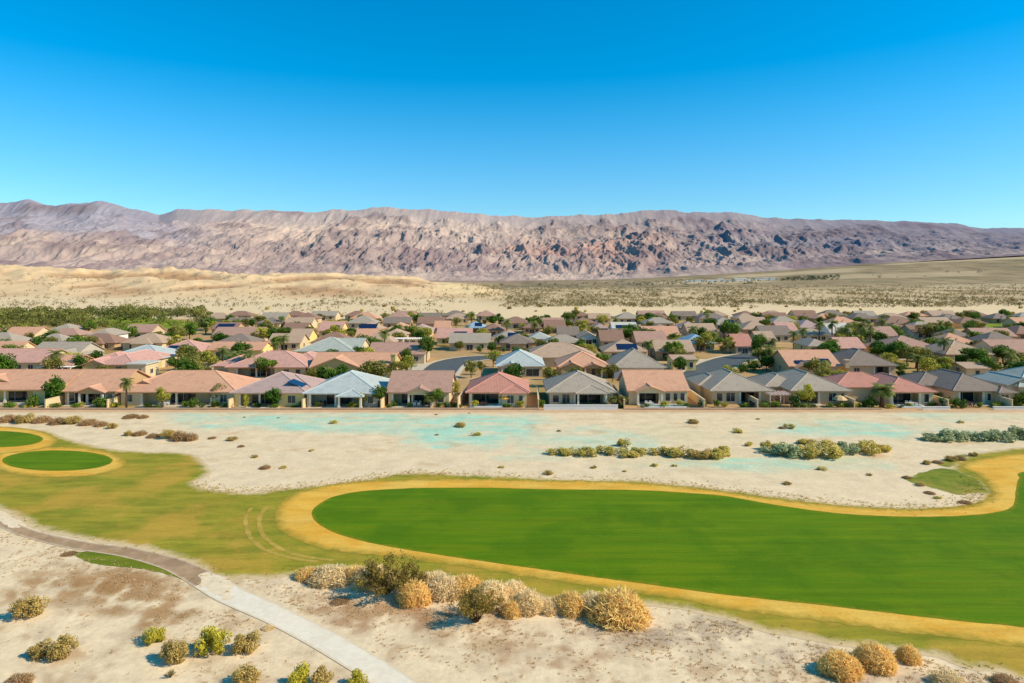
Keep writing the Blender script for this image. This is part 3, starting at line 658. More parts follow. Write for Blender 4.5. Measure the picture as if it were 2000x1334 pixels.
# --- second row
house('orange-pink roofed house at the left edge, second row, behind the yellow gable', 'the left-edge orange-pink house', -40, 84, 708, 15, 'gx', 'pink', 'cream', .40, win=[(.6, 1.4), (.8, 1.4)])
house('low orange-roofed house with a white curved awning over its dark terrace', 'the white-awning house', 74, 142, 713, 11, 'gx', 'orange', 'tan', .36, patio=(.1, .9))
house('grey-tan roofed house with dark shaded eaves, second row left', 'the grey-tan second-row house', 48, 150, 693, 15, 'gx', 'grey', 'grey', .42, win=[(.3, 2.0, 1.2), (.7, 1.4)], wings=[(2, 9, -3.5, 8, 3.0, 'gy')])
house('big red-pink roofed house with a mustard side gable wall', 'the big red-pink roofed house', 182, 262, 712, 22, 'hip', 'pink', 'olive', .40, win=[(.2, 1.4), (.6, 1.6)], wings=[(-10.5, 0, 4, 17, 3.1, 'hip', 'olive'), (-9.0, -2.0, -.5, 9, 2.9, 'gy', 'olive')])
house('low blue-grey roofed house with cream arches, behind the red-pink roof', 'the cream-arched blue-grey house', 202, 318, 699, 16, 'hip', 'bluegrey', 'cream', .36, patio=(.35, .85), win=[(.92, 1.0)])
house('cream house with a small arched entry tower, second row', 'the small arched cream house', 246, 282, 713, 7, 'flat', 'pale', 'cream', .3, win=[(.3, .8, 1.8), (.7, .8, 1.8)], h=3.8, caps=False)
house('pink-roofed house with purple solar panels on its left slope', 'the purple-panelled pink house', 298, 392, 686, 15, 'hip', 'pink', 'cream', .38, solar=('F', .22, .45, 1.2, 3.6), patio=(.5, .85), win=[(.2, 1.4)])
house('low orange-roofed yellow house left of the twin palms', 'the low yellow house', 400, 512, 684, 12, 'gx', 'orange', 'yellow', .34, win=[(.2, 1.4), (.5, 1.4), (.8, 1.4)])
house('sprawling pink-roofed house behind the two palms', 'the sprawling pink-roofed house', 440, 600, 717, 17, 'hip', 'pink', 'cream', .38, patio=(.1, .62), win=[(.75, 1.4), (.9, 1.2)], wings=[(2, 12, 8, 22, 3.4, 'hip'), (-16, -6, 3, 18, 3.0, 'hip')])
house('pale grey roofed house with crossed gables, rising behind the pink roofs', 'the pale grey cross-gabled house', 575, 690, 686, 18, 'hip', 'greygreen', 'cream', .40, patio=(.55, .9), win=[(.2, 1.6)], wings=[(1, 11, 5, 18, 3.6, 'gx')])
house('orange-roofed house with a broad mustard gable and a tan chimney tower', 'the mustard-gabled orange house', 602, 768, 718, 16, 'gx', 'orange', 'olive', .38, patio=(.62, .92), win=[(.2, 1.4), (.4, 1.4)], wings=[(-11, 3, -1.0, 9, 3.0, 'gy', 'olive')], chim=(11.2, 2.0, 6.2))
house('pinkish brown roofed house beneath a white flat-topped pergola', 'the pinkish brown second-row house', 715, 832, 692, 15, 'gx', 'rose', 'beige', .38, patio=(.3, .7), win=[(.85, 1.4)])
house('blue-grey roofed house with an arched front gable beside the curving street', 'the arched blue-grey house', 968, 1064, 715, 17, 'hip', 'bluegrey', 'beige', .50, win=[(.22, 1.6, 1.8), (.42, 1.0, 2.0), (.78, 3.6, 2.0, 1.2)], gab=(.08, .52))
house('wide tan-roofed house with plain cream walls, behind the arched house', 'the wide tan-roofed house', 1022, 1168, 698, 17, 'hip', 'tan', 'cream', .40, win=[(.2, 1.4), (.45, 1.4), (.75, 1.4)])
house('terracotta-roofed house with two rounded stucco gables', 'the twin-gabled terracotta house', 1090, 1192, 716, 15, 'hip', 'orange', 'tan', .46, gab=(.50, .88), win=[(.2, 1.6, 1.6), (.7, 1.2, 1.8)], wings=[(-6.5, -.6, -1.6, 7, 3.0, 'gy')])
house('tall grey-tan hip-roofed house with pale garage walls, second row centre', 'the tall pale-garage house', 1196, 1302, 718, 17, 'hip', 'grey', 'white', .56, win=[(.3, 3.8, 2.1, 1.2), (.70, 1.2), (.9, 1.0)])
house('small bright yellow walled garage beside the pale driveway', 'the yellow garage', 1312, 1364, 703, 8, 'gx', 'tan', 'yellow', .2, h=3.2, win=[(.35, 2.2, 2.0, 1.1), (.8, 1.0)])
house('orange-roofed house whose shaded front gables carry dark panels', 'the dark-gabled orange house', 1540, 1646, 715, 15, 'gx', 'orange', 'tan', .46, win=[(.3, 1.4), (.8, 1.4)], solar=[('F', .60, .86, .9, 3.2), ('F', .14, .46, .9, 2.4)], wings=[(-5.6, 0.2, -2.0, 7, 2.9, 'gy')])
house('grey-brown roofed house with a low right wing, behind the coral roof', 'the low-winged grey-brown house', 1652, 1756, 714, 17, 'hip', 'dark', 'beige', .50, patio=(.55, .9), win=[(.2, 1.6)], chim=(-7.6, -1.5, 4.6))
house('large rosy brown roofed house with a dark shaded garage front', 'the rosy brown roofed house', 1736, 1852, 684, 18, 'hip', 'rose', 'cream', .42, patio=(.06, .44), win=[(.7, 1.6), (.9, 1.2)])
house('tan hip-roofed house behind a big olive green tree on the right', 'the tan hip-roofed house', 1848, 1942, 692, 16, 'hip', 'tan', 'beige', .48, patio=(.15, .5), win=[(.7, 1.6)])
house('rosy roofed house at the right edge, second row', 'the right-edge rosy house', 1950, 2060, 688, 15, 'gx', 'rose', 'cream', .44, patio=(.3, .7), win=[(.15, 1.4)])
house('low orange tile roof peeking out above the grey-green end house', 'the small peeking tile roof', 1896, 1948, 722, 8, 'gx', 'tan', 'cream', .25, h=2.6, win=[(.5, 1.2, 1.2, 1.4)], dy=2)
# --- farther rows
FARH = [
 (0, 66, 655, 'gx', 'orange', 'cream', 'low orange-roofed cream house at the far left below the tree grove', None), (84, 140, 647, 'hip', 'grey', 'cream', 'small grey-roofed house against the green grove', None),
 (168, 214, 655, 'hip', 'grey', 'white', 'tall narrow cream house with a grey pyramid roof and dark doorways', 'tower'), (238, 296, 649, 'gx', 'rose', 'beige', 'pale rosy roof tucked under the grove trees', None),
 (412, 510, 655, 'gx', 'rose', 'cream', 'rosy brown roofed house in front of the solar-roofed back row on the left', None), (410, 462, 643, 'gx', 'brown', 'tan', 'brown-roofed house with a black solar array, below the left dunes', 'S'),
 (488, 528, 646, 'hip', 'brown', 'tan', 'brown house with a blue panel, back row left of the yellow wall', 's'), (548, 598, 645, 'gx', 'brown', 'yellow', 'brown-roofed house with a bright yellow end wall', None),
 (620, 668, 646, 'gx', 'pink', 'yellow', 'pink-roofed yellow house with a bluish solar strip', 's'), (690, 744, 644, 'hip', 'tan', 'beige', 'tan house with a square dark blue solar roof', 'S'),
 (752, 800, 643, 'hip', 'orange', 'tan', 'small terracotta house in the back row left of the blue-roofed house', None), (796, 842, 646, 'hip', 'mauve', 'beige', 'mauve-grey roofed house beside a yellow lawn', None),
 (846, 880, 640, 'gx', 'orange', 'tan', 'little orange-brown house below the small lawn', None), (850, 922, 660, 'gx', 'pink', 'yellow', 'pinkish orange roofed house with purple panels and a yellow wall', 's'),
 (906, 948, 640, 'hip', 'blue', 'grey', 'pale blue roofed house in the far centre', 's'), (940, 986, 645, 'hip', 'brown', 'tan', 'brown-grey house right of the pale blue roof', None),
 (962, 1022, 661, 'hip', 'grey', 'grey', 'grey hip-roofed house with a bright blue panel on its right slope', 's'), (1030, 1078, 662, 'hip', 'greygreen', 'beige', 'grey-green hip roof behind the wide tan-roofed house', None),
 (1020, 1058, 640, 'hip', 'brown', 'tan', 'reddish brown house behind a yellow-green tree, far centre', None), (1062, 1106, 640, 'gx', 'brown', 'tan', 'low brown house with shaded eaves, far centre', None),
 (1088, 1134, 655, 'gx', 'dark', 'grey', 'dark-roofed house left of the bright white gable', None), (1128, 1172, 660, 'gy', 'tan', 'white', 'tan-roofed house with a bright white front gable', None),
 (1158, 1190, 641, 'hip', 'mauve', 'grey', 'mauve-grey house left of the black solar roof', None), (1172, 1222, 666, 'gx', 'brown', 'tan', 'brown-roofed house left of a dark green tree, third row', None),
 (1196, 1248, 646, 'gx', 'pale', 'white', 'pale grey roofed house with a large black solar array', 'S'), (1268, 1322, 647, 'hip', 'rose', 'tan', 'rosy pyramid-roofed house with dark patio, far right of centre', None),
 (1242, 1306, 668, 'gx', 'rose', 'beige', 'low rosy roofed house behind the tall grey-tan house', None), (1328, 1372, 640, 'hip', 'mauve', 'grey', 'mauve hip-roofed house above a tan roof', None),
 (1342, 1402, 647, 'gx', 'tan', 'beige', 'long tan roof in front of the mauve hip roof', None), (1336, 1398, 671, 'hip', 'blue', 'cream', 'light blue roofed cream house with a dark panel, by the street', 's'),
 (1392, 1446, 634, 'hip', 'grey', 'beige', 'grey roof with a dark panel at the desert edge', 's'), (1450, 1512, 643, 'hip', 'tan', 'tan', 'tan-brown roofed house with dark windows behind the large green tree', None),
 (1522, 1562, 646, 'gx', 'pink', 'beige', 'pinkish house with a shaded lower roof, behind the palms', None), (1560, 1612, 640, 'hip', 'mauve', 'beige', 'mauve-grey roofed house behind the palm group', None),
 (1578, 1626, 676, 'hip', 'grey', 'yellow', 'grey-brown roofed house with a small yellow gable wall', None), (1640, 1694, 680, 'gx', 'pink', 'tan', 'pink-roofed house between the tall palms', None),
 (1622, 1668, 650, 'gx', 'pale', 'white', 'whitish house half hidden behind palm crowns', None), (1668, 1712, 640, 'hip', 'brown', 'tan', 'brown-grey house under the round desert-edge tree', None),
 (1700, 1758, 656, 'gx', 'rose', 'cream', 'low rosy roof right of the palm group', None), (1738, 1782, 643, 'hip', 'brown', 'tan', 'purple-brown roofed house at the desert edge on the right', None),
 (1784, 1846, 650, 'gx', 'brown', 'grey', 'long brown-grey roof with a bluish panel, right side', 's'), (1858, 1902, 657, 'hip', 'dark', 'grey', 'dark grey roofed house left of the dark cypress', None),
 (1910, 1990, 657, 'gx', 'rose', 'tan', 'rosy roofed house below the yellow-green lawn', None), (1985, 2040, 652, 'hip', 'brown', 'tan', 'brown roof at the right edge below the lawn', None),
 (1480, 1520, 665, 'gx', 'tan', 'beige', 'tan roof left of the slender palms, third row', None), (1436, 1476, 676, 'gx', 'red', 'beige', 'reddish low house at the top of the dark street', None),
 (1418, 1462, 655, 'hip', 'brown', 'tan', 'brown hip-roofed house partly behind the large green tree', None), (560, 604, 660, 'gx', 'tan', 'yellow', 'tan-roofed house among dark green trees, left of centre', None),
 (690, 738, 662, 'gx', 'orange', 'cream', 'cream house with a low orange roof behind the pale grey house', None), (744, 790, 656, 'hip', 'tan', 'beige', 'tan hip roof behind the white pergola', None)]
FREFS = ['the low orange-roofed cream house', 'the small grove-side grey house', 'the tall narrow cream house', 'the pale grove-side rosy roof', 'the wide rosy brown house', 'the black-arrayed brown house', 'the single-blue-panel brown house', 'the yellow-ended brown house', 'the bluish-striped pink house', 'the square-solar tan house', 'the small far terracotta house', 'the mauve-grey lawn-side house', 'the little orange-brown house', 'the purple-panelled yellow house', 'the pale blue far house', 'the far brown-grey house', 'the bright-blue-panelled grey house', 'the grey-green hip roof', 'the far reddish brown house', 'the low shaded-eaves house', 'the dark-roofed third-row house', 'the bright white gable', 'the far mauve-grey house', 'the third-row brown house', 'the large black solar roof', 'the rosy pyramid-roofed house', 'the low third-row rosy house', 'the mauve hip-roofed house', 'the long tan roof', 'the light blue street-side house', 'the dark-panelled desert-edge house', 'the dark-windowed tan-brown house', 'the pinkish palm-side house', 'the mauve-grey palm-side house', 'the small-yellow-gabled house', 'the pink house between palms', 'the half-hidden whitish house', 'the round-tree brown-grey house', 'the low palm-side rosy roof', 'the purple-brown desert-edge house', 'the long bluish-panelled roof', 'the dark cypress-side house', 'the rosy lawn-side house', 'the right-edge brown roof', 'the third-row tan roof', 'the low reddish street-top house', 'the half-hidden brown house', 'the tan tree-ringed house', 'the low orange-roofed cream cottage', 'the tan pergola-side hip roof']
for (xa, xb, ey, rt, c, w, lab, opt), ref_ in zip(FARH, FREFS):
    tower = opt == 'tower'; rw = random.uniform
    house(lab, ref_, xa, xb, ey, rw(12, 15), rt, c, w, rw(.44, .54), h=4.6 if tower else 3.0,
          win=[(.2, 1.5, 3.0, 1.7), (.8, 1.5, 3.0, 1.7)] if tower else [(.22, 1.5), (.5, 2.4, 2.0, 1.2), (.8, 1.5)], caps=False,
          solar={'S': ('F', .15, .85, .8, 4.6), 's': ('F', .5, .88, 1.0, 4.0)}.get(opt))

HAND = list(HOUSES); FILL = []
rf = random.Random(77)
SPTS0 = []
def _spl(ps):
    c = spline([pt(*p) for p in ps], 4, False); return c
ROADS = np.concatenate([_spl([(838, 752), (856, 728), (880, 709), (930, 700), (1010, 697), (1120, 696)]), _spl([(1352, 752), (1385, 722), (1430, 703), (1500, 692), (1620, 686), (1800, 684)])])
FILLW = {'tan': 'tan', 'brown': 'brown', 'rose': 'rosy', 'grey': 'grey-tan', 'orange': 'terracotta', 'mauve': 'mauve-grey', 'pink': 'pinkish', 'dark': 'dark brown-grey'}
nfill = 0
for Dr in (228, 258, 292, 328, 366, 406, 436):
    pxx = -60
    while pxx < 2260:
        xc = (pxx - 1000) * Dr / F; w = rf.uniform(13, 18); dp = rf.uniform(10, 13)
        if Dr > 320 and pxx < 410: pxx += 30; continue
        ok = np.hypot(ROADS[:, 0] - xc, ROADS[:, 1] - Dr - dp / 2).min() > 6 + w * .55
        for H_ in HOUSES:
            if H_[2] - 2.2 < xc + w / 2 and xc - w / 2 < H_[3] + 2.2 and H_[4] - 3 < Dr + dp and Dr < H_[5] + 3: ok = False; break
        if ok and rf.random() < .42: pxx += 44; continue
        if ok:
            hw = w / 2 * F / Dr; ey = HOR + 25 * F / (Dr - .6); col = rf.choice(['brown', 'tan', 'rose', 'grey', 'tan', 'brown', 'dark', 'grey', 'orange', 'dark', 'rose'])
            rt = rf.choice(['hip', 'hip', 'gx'])
            if True:
                sl_ = rf.random()
                root_ = house('filler', None, pxx - hw, pxx + hw, ey, dp, rt, col, rf.choice(['cream', 'tan', 'beige', 'cream']), rf.uniform(.42, .54), h=3.0, win=[(.22, 1.5), (.5, 2.4, 2.0, 1.2), (.8, 1.5)], caps=False,
                      solar=('F', .3, .8, .8, 4.2) if sl_ < .10 else None, wings=[(-w * .2, w * .25, -1.8, dp * .5, 2.8, 'hip')] if sl_ > .55 else ())
                FILL.append((root_, f"{FILLW[col]} {'hip-roofed' if rt == 'hip' else 'gabled'} house", xc, Dr + dp / 2)); nfill += 1; pxx += hw * 1.9
        pxx += 13
from collections import defaultdict
ORD = ['first', 'second', 'third', 'fourth', 'fifth', 'sixth', 'seventh', 'eighth', 'ninth', 'tenth']
def hand_ref(x, y):
    return min(HAND, key=lambda H: max(H[2] - x, 0, x - H[3]) ** 2 + max(H[4] - y, 0, y - H[5]) ** 2)
def relation(x, y, H):
    return 'in front of' if y < H[4] - .2 else 'behind' if y > H[5] + .2 else 'left of' if x < (H[2] + H[3]) / 2 else 'right of'
def name_by_place(rows):
    """rows of (object, look, x, y): what it looks like and the distinctive house it stands by"""
    g = defaultdict(list)
    for o, lk, x, y in rows:
        H = hand_ref(x, y); g[(lk, relation(x, y, H), H[1])].append((x, y, o))
    for (lk, rel, ref), L in g.items():
        L.sort(key=lambda t: t[0])
        for i, (_x, _y, o) in enumerate(L):
            if len(L) == 1: lb = f'{lk} {rel} {ref}'
            elif len(L) == 2: lb = f'{("left" if i == 0 else "right")} {lk} of two {rel} {ref}'
            elif len(L) <= 10: lb = f'{ORD[i]} {lk} from the left {rel} {ref}'
            else: lb = f'{lk} among the many {rel} {ref}'; o['group'] = f'{lk}s {rel} {ref}'
            o['label'] = ' '.join(lb.split())
name_by_place([(r, lk, x, y) for r, lk, x, y in FILL])
for i_, H_ in enumerate(HOUSES):
    if not H_[0].get('group'): H_[0]['group'] = 'houses in the front row facing the wash' if i_ < 14 else 'houses in the second row' if i_ < 36 else 'houses in the farther rows'
def dist_house(label, xc, D, w, d, h, c, rc):
    x = (xc - 1000) * D / F; z = float(land(np.array([x]), np.array([D]))[0])
    r = thing('house', label, 'house', (x, D, z)); wb = MB(); rb = MB(); wb.box(-w / 2, w / 2, 0, d, -2, h); gable(rb, wb, 'x', 0, d, -w / 2, w / 2, h + .2, .25)
    wb.build('wall', WM[c], r); rb.build('roof', RM[rc], r)
for i, (xc, D) in enumerate([(1347, 2250), (1366, 2300), (1392, 2270), (1408, 2330), (1421, 2260), (1446, 2310), (1462, 2280), (1484, 2300), (1498, 2350), (1510, 2270)]):
    o = dist_house('tiny whitish building in the distant settlement at the foot of the fan', xc, D, 20 + 9 * (i % 3), 14, 5 + 2 * (i % 2), 'white', ['pale', 'grey', 'pale'][i % 3])
for o in COL.objects:
    if o.get('label', '').startswith('tiny whitish'): o['group'] = 'tiny buildings of the distant settlement'

# ------------------------------------------------------------------ garden walls, pergolas, pools, furniture
WALLM = plain('block_wall', lin(232, 202, 154, .9), .12, .8); WALLR = plain('brick_low_wall', lin(222, 186, 148, .9), .25, 1.2); WHITE = plain('white_masonry', lin(240, 234, 222, .9), .06)
def nearest_ref(x, y):
    return min(HOUSES, key=lambda H: max(H[2] - x, 0, x - H[3]) ** 2 + max(H[4] - y, 0, y - H[5]) ** 2)
def garden_wall(label, p0, p1, h, mat, th=.25, cap=None, name='garden_wall'):
    (xa, ya), (xb, yb) = p0, p1; L = math.hypot(xb - xa, yb - ya)
    r = thing(name, label, 'wall', (xa, ya, 0), math.atan2(yb - ya, xb - xa))
    m = MB(); m.box(0, L, -th / 2, th / 2, -.1, h); m.build('wall', mat, r)
    c = MB(); c.box(-.04, L + .04, -th / 2 - .06, th / 2 + .06, h, h + .1); c.build('coping', cap or mat, r)
FRONT = HOUSES[:14]
for i in range(13):
    a, b = FRONT[i], FRONT[i + 1]; xm = (a[3] + b[2]) / 2
    if i in (9, 10, 11, 12): xm = b[2] - (9.5 if i != 11 else 4.6)
    if i == 8: xm = a[3] + 2.2
    garden_wall(f'cream block wall running back beside {b[1]}', (xm, 144.3), (xm + (.5 if i != 5 else 1.5), 164), 1.9 if i != 5 else 2.3, WALLM)
for i, Hh in enumerate(FRONT):
    x0 = (FRONT[i - 1][3] + Hh[2]) / 2 + .06 if i else Hh[2] - 3; x1 = (Hh[3] + FRONT[i + 1][2]) / 2 - .06 if i < 13 else Hh[3] + 3
    if i in (7,): garden_wall('raised white pool wall in front of the grey hip-roofed house', (x0 + 1, 143.2), (x1 - 1.5, 143.2), 1.0, WHITE, .35)
    elif i in (11, 12): garden_wall(f'low whitish wall in front of {Hh[1]}', (x0 + (8.5 if i == 11 else 7), 143.6), (x1 - (2 if i == 11 else 1), 143.6), .55, WHITE)
    else: garden_wall(f'low brick-coloured boundary wall in front of {Hh[1]}', (x0, 143.4), (x1, 143.4), .28, WALLR)
PERG = plain('pergola_wood', lin(232, 196, 172, .9), .08)
def pergola(label, xa, xb, ty, h, dep, mat, n=4, cat='pergola'):
    D = (CAM_H - h) * F / (ty - HOR); x0, x1 = (xa - 1000) * D / F, (xb - 1000) * D / F; W = x1 - x0
    r = thing('pergola', label, cat, ((x0 + x1) / 2, D, 0)); t = MB(); t.box(-W / 2, W / 2, 0, dep, h - .12, h + .1)
    for k in range(int(W / .8)): t.box(-W / 2 + .3 + k * .8, -W / 2 + .42 + k * .8, -.3, dep + .3, h + .103, h + .22)
    t.build('canopy', mat, r)
    for k in range(n):
        for yy in (.15, dep - .15):
            q = -W / 2 + .2 + (W - .4) * k / (n - 1); p = MB(); p.box(q - .12, q + .12, yy - .12, yy + .12, 0, h - .12); p.build('post', mat, r)
pergola('flat pink-topped pergola between two grey-roofed front houses', 1503, 1547, 771, 2.7, 4.0, PERG, 3)
pergola('long white flat-topped pergola on a row of dark-shaded posts above the pink roofs', 735, 826, 662, 3.6, 4.5, WHITE, 8)
pergola('white awning-like pergola over the terrace of the low orange-roofed house', 72, 138, 717, 2.7, 4.0, WHITE, 5)
WATER = NT('pool_water').done(lin(110, 200, 196, .7), .06, .5)
def pool(label, px, py, L, W, hgt=.35):
    x, y = pt(px, py); r = thing('swimming_pool', label, 'pool', (x, y, 0)); c = MB()
    c.box(-L / 2, L / 2, 0, .35, 0, hgt); c.box(-L / 2, L / 2, W - .35, W, 0, hgt); c.box(-L / 2, -L / 2 + .35, .35, W - .35, 0, hgt); c.box(L / 2 - .35, L / 2, .35, W - .35, 0, hgt)
    c.build('coping', WHITE, r); w = MB(); w.box(-L / 2 + .35, L / 2 - .35, .35, W - .35, 0, hgt - .08); w.build('water', WATER, r)
pool('turquoise pool with pale rim in front of the cream-gabled orange house', 1300, 797.5, 9.0, 2.4)
pool('narrow green-blue pool in front of the salmon-red roofed house', 950, 797, 7.0, 2.2)
pool('small blue pool before the white-posted patio of the coral-roofed house', 1785, 797, 5.0, 2.2)
FABR = plain('orange_canvas', lin(232, 168, 70, .9), .08); FURN = plain('patio_furniture_paint', lin(226, 216, 200, .85), .08); DARKF = plain('dark_wicker', lin(92, 74, 62, .7), .15)
def umbrella(label, px, py, mat):
    x, y = pt(px, py); r = thing('patio_umbrella', label, 'umbrella', (x, y, 0)); p = MB(); p.tube([(0, 0, 0), (0, 0, 2.6)], .05, 6); p.build('pole', FURN, r)
    v = [(1.6 * math.cos(2 * PI * k / 8), 1.6 * math.sin(2 * PI * k / 8), 1.75) for k in range(8)] + [(.9 * math.cos(2 * PI * k / 8), .9 * math.sin(2 * PI * k / 8), 2.35) for k in range(8)] + [(0, 0, 2.65)]
    c = MB(); c.poly(v, [(k, (k + 1) % 8, 8 + (k + 1) % 8, 8 + k) for k in range(8)] + [(8 + k, 8 + (k + 1) % 8, 16) for k in range(8)]); c.build('canopy', mat, r)
umbrella('orange patio umbrella beside the salmon-red roofed house', 986, 793, FABR)
umbrella('pale tan patio umbrella by the flowering tree and grey house', 1640, 796, plain('tan_canvas', lin(226, 186, 130, .9), .08))
def chair_mb():
    m = MB(); m.box(-.28, .28, -.28, .28, .38, .48); m.box(-.28, .28, .22, .30, .482, .95)
    for a in (-.24, .24):
        for b in (-.24, .24): m.box(a - .03, a + .03, b - .03, b + .03, 0, .38)
    return m
CH_ME = {}
def dining(i, px, py, mat, ref):
    x, y = pt(px, py); r = thing('patio_table', f'patio table under the eaves of {ref}', 'table', (x, y, .14))
    t = MB(); t.box(-.8, .8, -.5, .5, .70, .76); t.build('table_top', mat, r)
    for a in (-.7, .7):
        for b in (-.4, .4): l = MB(); l.box(a - .04, a + .04, b - .04, b + .04, 0, .70); l.build('leg', mat, r)
    for k, (a, b, rz) in enumerate([(-.45, -.85, PI), (.45, -.85, PI), (-.45, .85, 0), (.45, .85, 0)]):
        me = CH_ME.setdefault(mat.name, None) or chair_mb().mesh('patio_chair', mat); CH_ME[mat.name] = me
        o = bpy.data.objects.new('patio_chair', me); o.location = (x + a, y + b, .14); o.rotation_euler = (0, 0, rz); link(o)
        tag(o, f'patio chair at the table of {ref}', 'chair', f'patio chairs of {ref}')
for i, hx in enumerate((2, 4, 5, 6, 8, 9, 11, 12)):
    Hh = HOUSES[hx]; px_ = {2: 320, 4: 628, 5: 815, 6: 945, 8: 1268, 9: 1466, 11: 1780, 12: 1892}[hx]
    dining(i, px_, 794.2, FURN if i % 2 == 0 else DARKF, Hh[1])
# ------------------------------------------------------------------ vegetation
def rot_rand(n, rng, up=0.0):
    d = rng.normal(size=(n, 3)); d[:, 2] += up; d /= np.linalg.norm(d, axis=1)[:, None]
    a = np.cross(d, rng.normal(size=(n, 3))); a /= np.linalg.norm(a, axis=1)[:, None]
    return d, a, np.cross(d, a)
def leaf_quads(c, size, rng, up=0.4, asp=0.6, out=None):
    n = len(c); d, a, b = rot_rand(n, rng, up)
    if out is not None:                       # leaves lie more or less along the surface of their clump
        d = out + rng.normal(size=(n, 3)) * .55; d[:, 2] += up; d /= np.linalg.norm(d, axis=1)[:, None]
        a = np.cross(d, rng.normal(size=(n, 3))); a /= np.linalg.norm(a, axis=1)[:, None]; b = np.cross(d, a)
    s = np.asarray(size)[:, None] * np.ones((n, 1))
    v = np.stack([c - a * s * .5, c + b * s * asp * .5, c + a * s * .5, c - b * s * asp * .5], 1)
    return v.reshape(-1, 3), np.arange(n * 4).reshape(n, 4)
def clumps(rng, K, rx, rz, zc, r0, r1, flat=0.0):
    out = []
    while len(out) < K:
        p = rng.normal(size=3); p /= np.linalg.norm(p); p *= rng.uniform(.35, 1.0) ** .6
        z = zc + p[2] * rz
        if p[2] < -.75: continue
        out.append((p[0] * rx, p[1] * rx, z, rng.uniform(r0, r1)))
    return np.array(out)
def crown_mesh(name, mat, seed, K, n, rx, rz, zc, r0, r1, leaf, squash=.8, up=.4):
    rng = np.random.default_rng(seed); cl = clumps(rng, K, rx, rz, zc, r0, r1)
    k = rng.integers(0, K, n); d = rng.normal(size=(n, 3)); d /= np.linalg.norm(d, axis=1)[:, None]
    rad = rng.uniform(.45, 1.05, n) ** .5
    c = cl[k, :3] + d * rad[:, None] * cl[k, 3:4] * np.array([1, 1, squash])
    ct = rng.uniform(.1, .9, K)
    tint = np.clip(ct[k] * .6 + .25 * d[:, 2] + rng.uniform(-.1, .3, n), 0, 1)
    v, f = leaf_quads(c, leaf * rng.uniform(.6, 1.3, n), rng, up, out=d * rng.choice([1, 1, 1, -1], n)[:, None])
    v[:, 2] = np.maximum(v[:, 2], .02)
    return np_mesh(name, v, f, mat, floats={'tint': np.repeat(tint, 4)}), cl
BARK = plain('bark', lin(112, 88, 66, .7), .25, 3.0)
def trunk_mesh(name, cl, h0, r, seed, limbs=6):
    rnd = random.Random(seed); m = MB(); m.tube([(0, 0, -.1), (.05, .02, h0 * .5), (.02, -.05, h0)], [r, r * .8, r * .65], 7)
    for i in range(min(limbs, len(cl))):
        c = cl[i]; m.tube([(.02, -.05, h0 * .85), (c[0] * .45, c[1] * .45, h0 + (c[2] - h0) * .5), (c[0] * .9, c[1] * .9, c[2])], [r * .55, r * .35, r * .12], 5)
    return m.mesh(name, BARK, True)
PROTO = {}
def crown_set(kind, nvar, mat, **k):
    L = []
    for s in range(nvar):
        seed = sum(map(ord, kind)) * 7 + s
        cm, cl = crown_mesh(kind + '_crown', mat, seed, **{q: v for q, v in k.items() if q not in ('h0', 'r')})
        tm = trunk_mesh(kind + '_trunk', cl, k['h0'], k['r'], seed) if k.get('h0') else None
        L.append((cm, tm, k['zc'] + k['rz'] + k['r1'] * .6, k['rx'] + k['r1']))
    PROTO[kind] = L
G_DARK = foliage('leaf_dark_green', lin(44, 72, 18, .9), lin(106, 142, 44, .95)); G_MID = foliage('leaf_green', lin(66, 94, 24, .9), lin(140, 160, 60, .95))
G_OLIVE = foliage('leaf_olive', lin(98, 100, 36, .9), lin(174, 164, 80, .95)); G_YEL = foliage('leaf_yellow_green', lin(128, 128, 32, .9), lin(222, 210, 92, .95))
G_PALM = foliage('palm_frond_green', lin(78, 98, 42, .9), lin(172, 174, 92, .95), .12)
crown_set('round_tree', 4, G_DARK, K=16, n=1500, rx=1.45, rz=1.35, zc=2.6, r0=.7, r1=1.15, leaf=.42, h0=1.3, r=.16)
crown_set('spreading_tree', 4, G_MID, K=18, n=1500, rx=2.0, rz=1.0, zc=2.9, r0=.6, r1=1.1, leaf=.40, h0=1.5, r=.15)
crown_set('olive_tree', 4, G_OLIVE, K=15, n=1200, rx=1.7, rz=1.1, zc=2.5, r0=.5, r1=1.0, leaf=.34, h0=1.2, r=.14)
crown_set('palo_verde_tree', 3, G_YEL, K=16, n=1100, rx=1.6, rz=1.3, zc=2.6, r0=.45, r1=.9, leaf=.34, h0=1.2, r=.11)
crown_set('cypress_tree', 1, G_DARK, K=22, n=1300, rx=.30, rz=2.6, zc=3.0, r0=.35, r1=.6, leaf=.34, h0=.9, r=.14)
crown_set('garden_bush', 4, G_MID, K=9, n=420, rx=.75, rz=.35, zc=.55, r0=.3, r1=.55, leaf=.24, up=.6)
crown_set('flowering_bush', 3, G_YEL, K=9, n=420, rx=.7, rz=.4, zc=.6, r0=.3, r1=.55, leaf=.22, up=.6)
crown_set('dark_bush', 3, G_DARK, K=9, n=420, rx=.8, rz=.4, zc=.6, r0=.35, r1=.6, leaf=.26, up=.6)
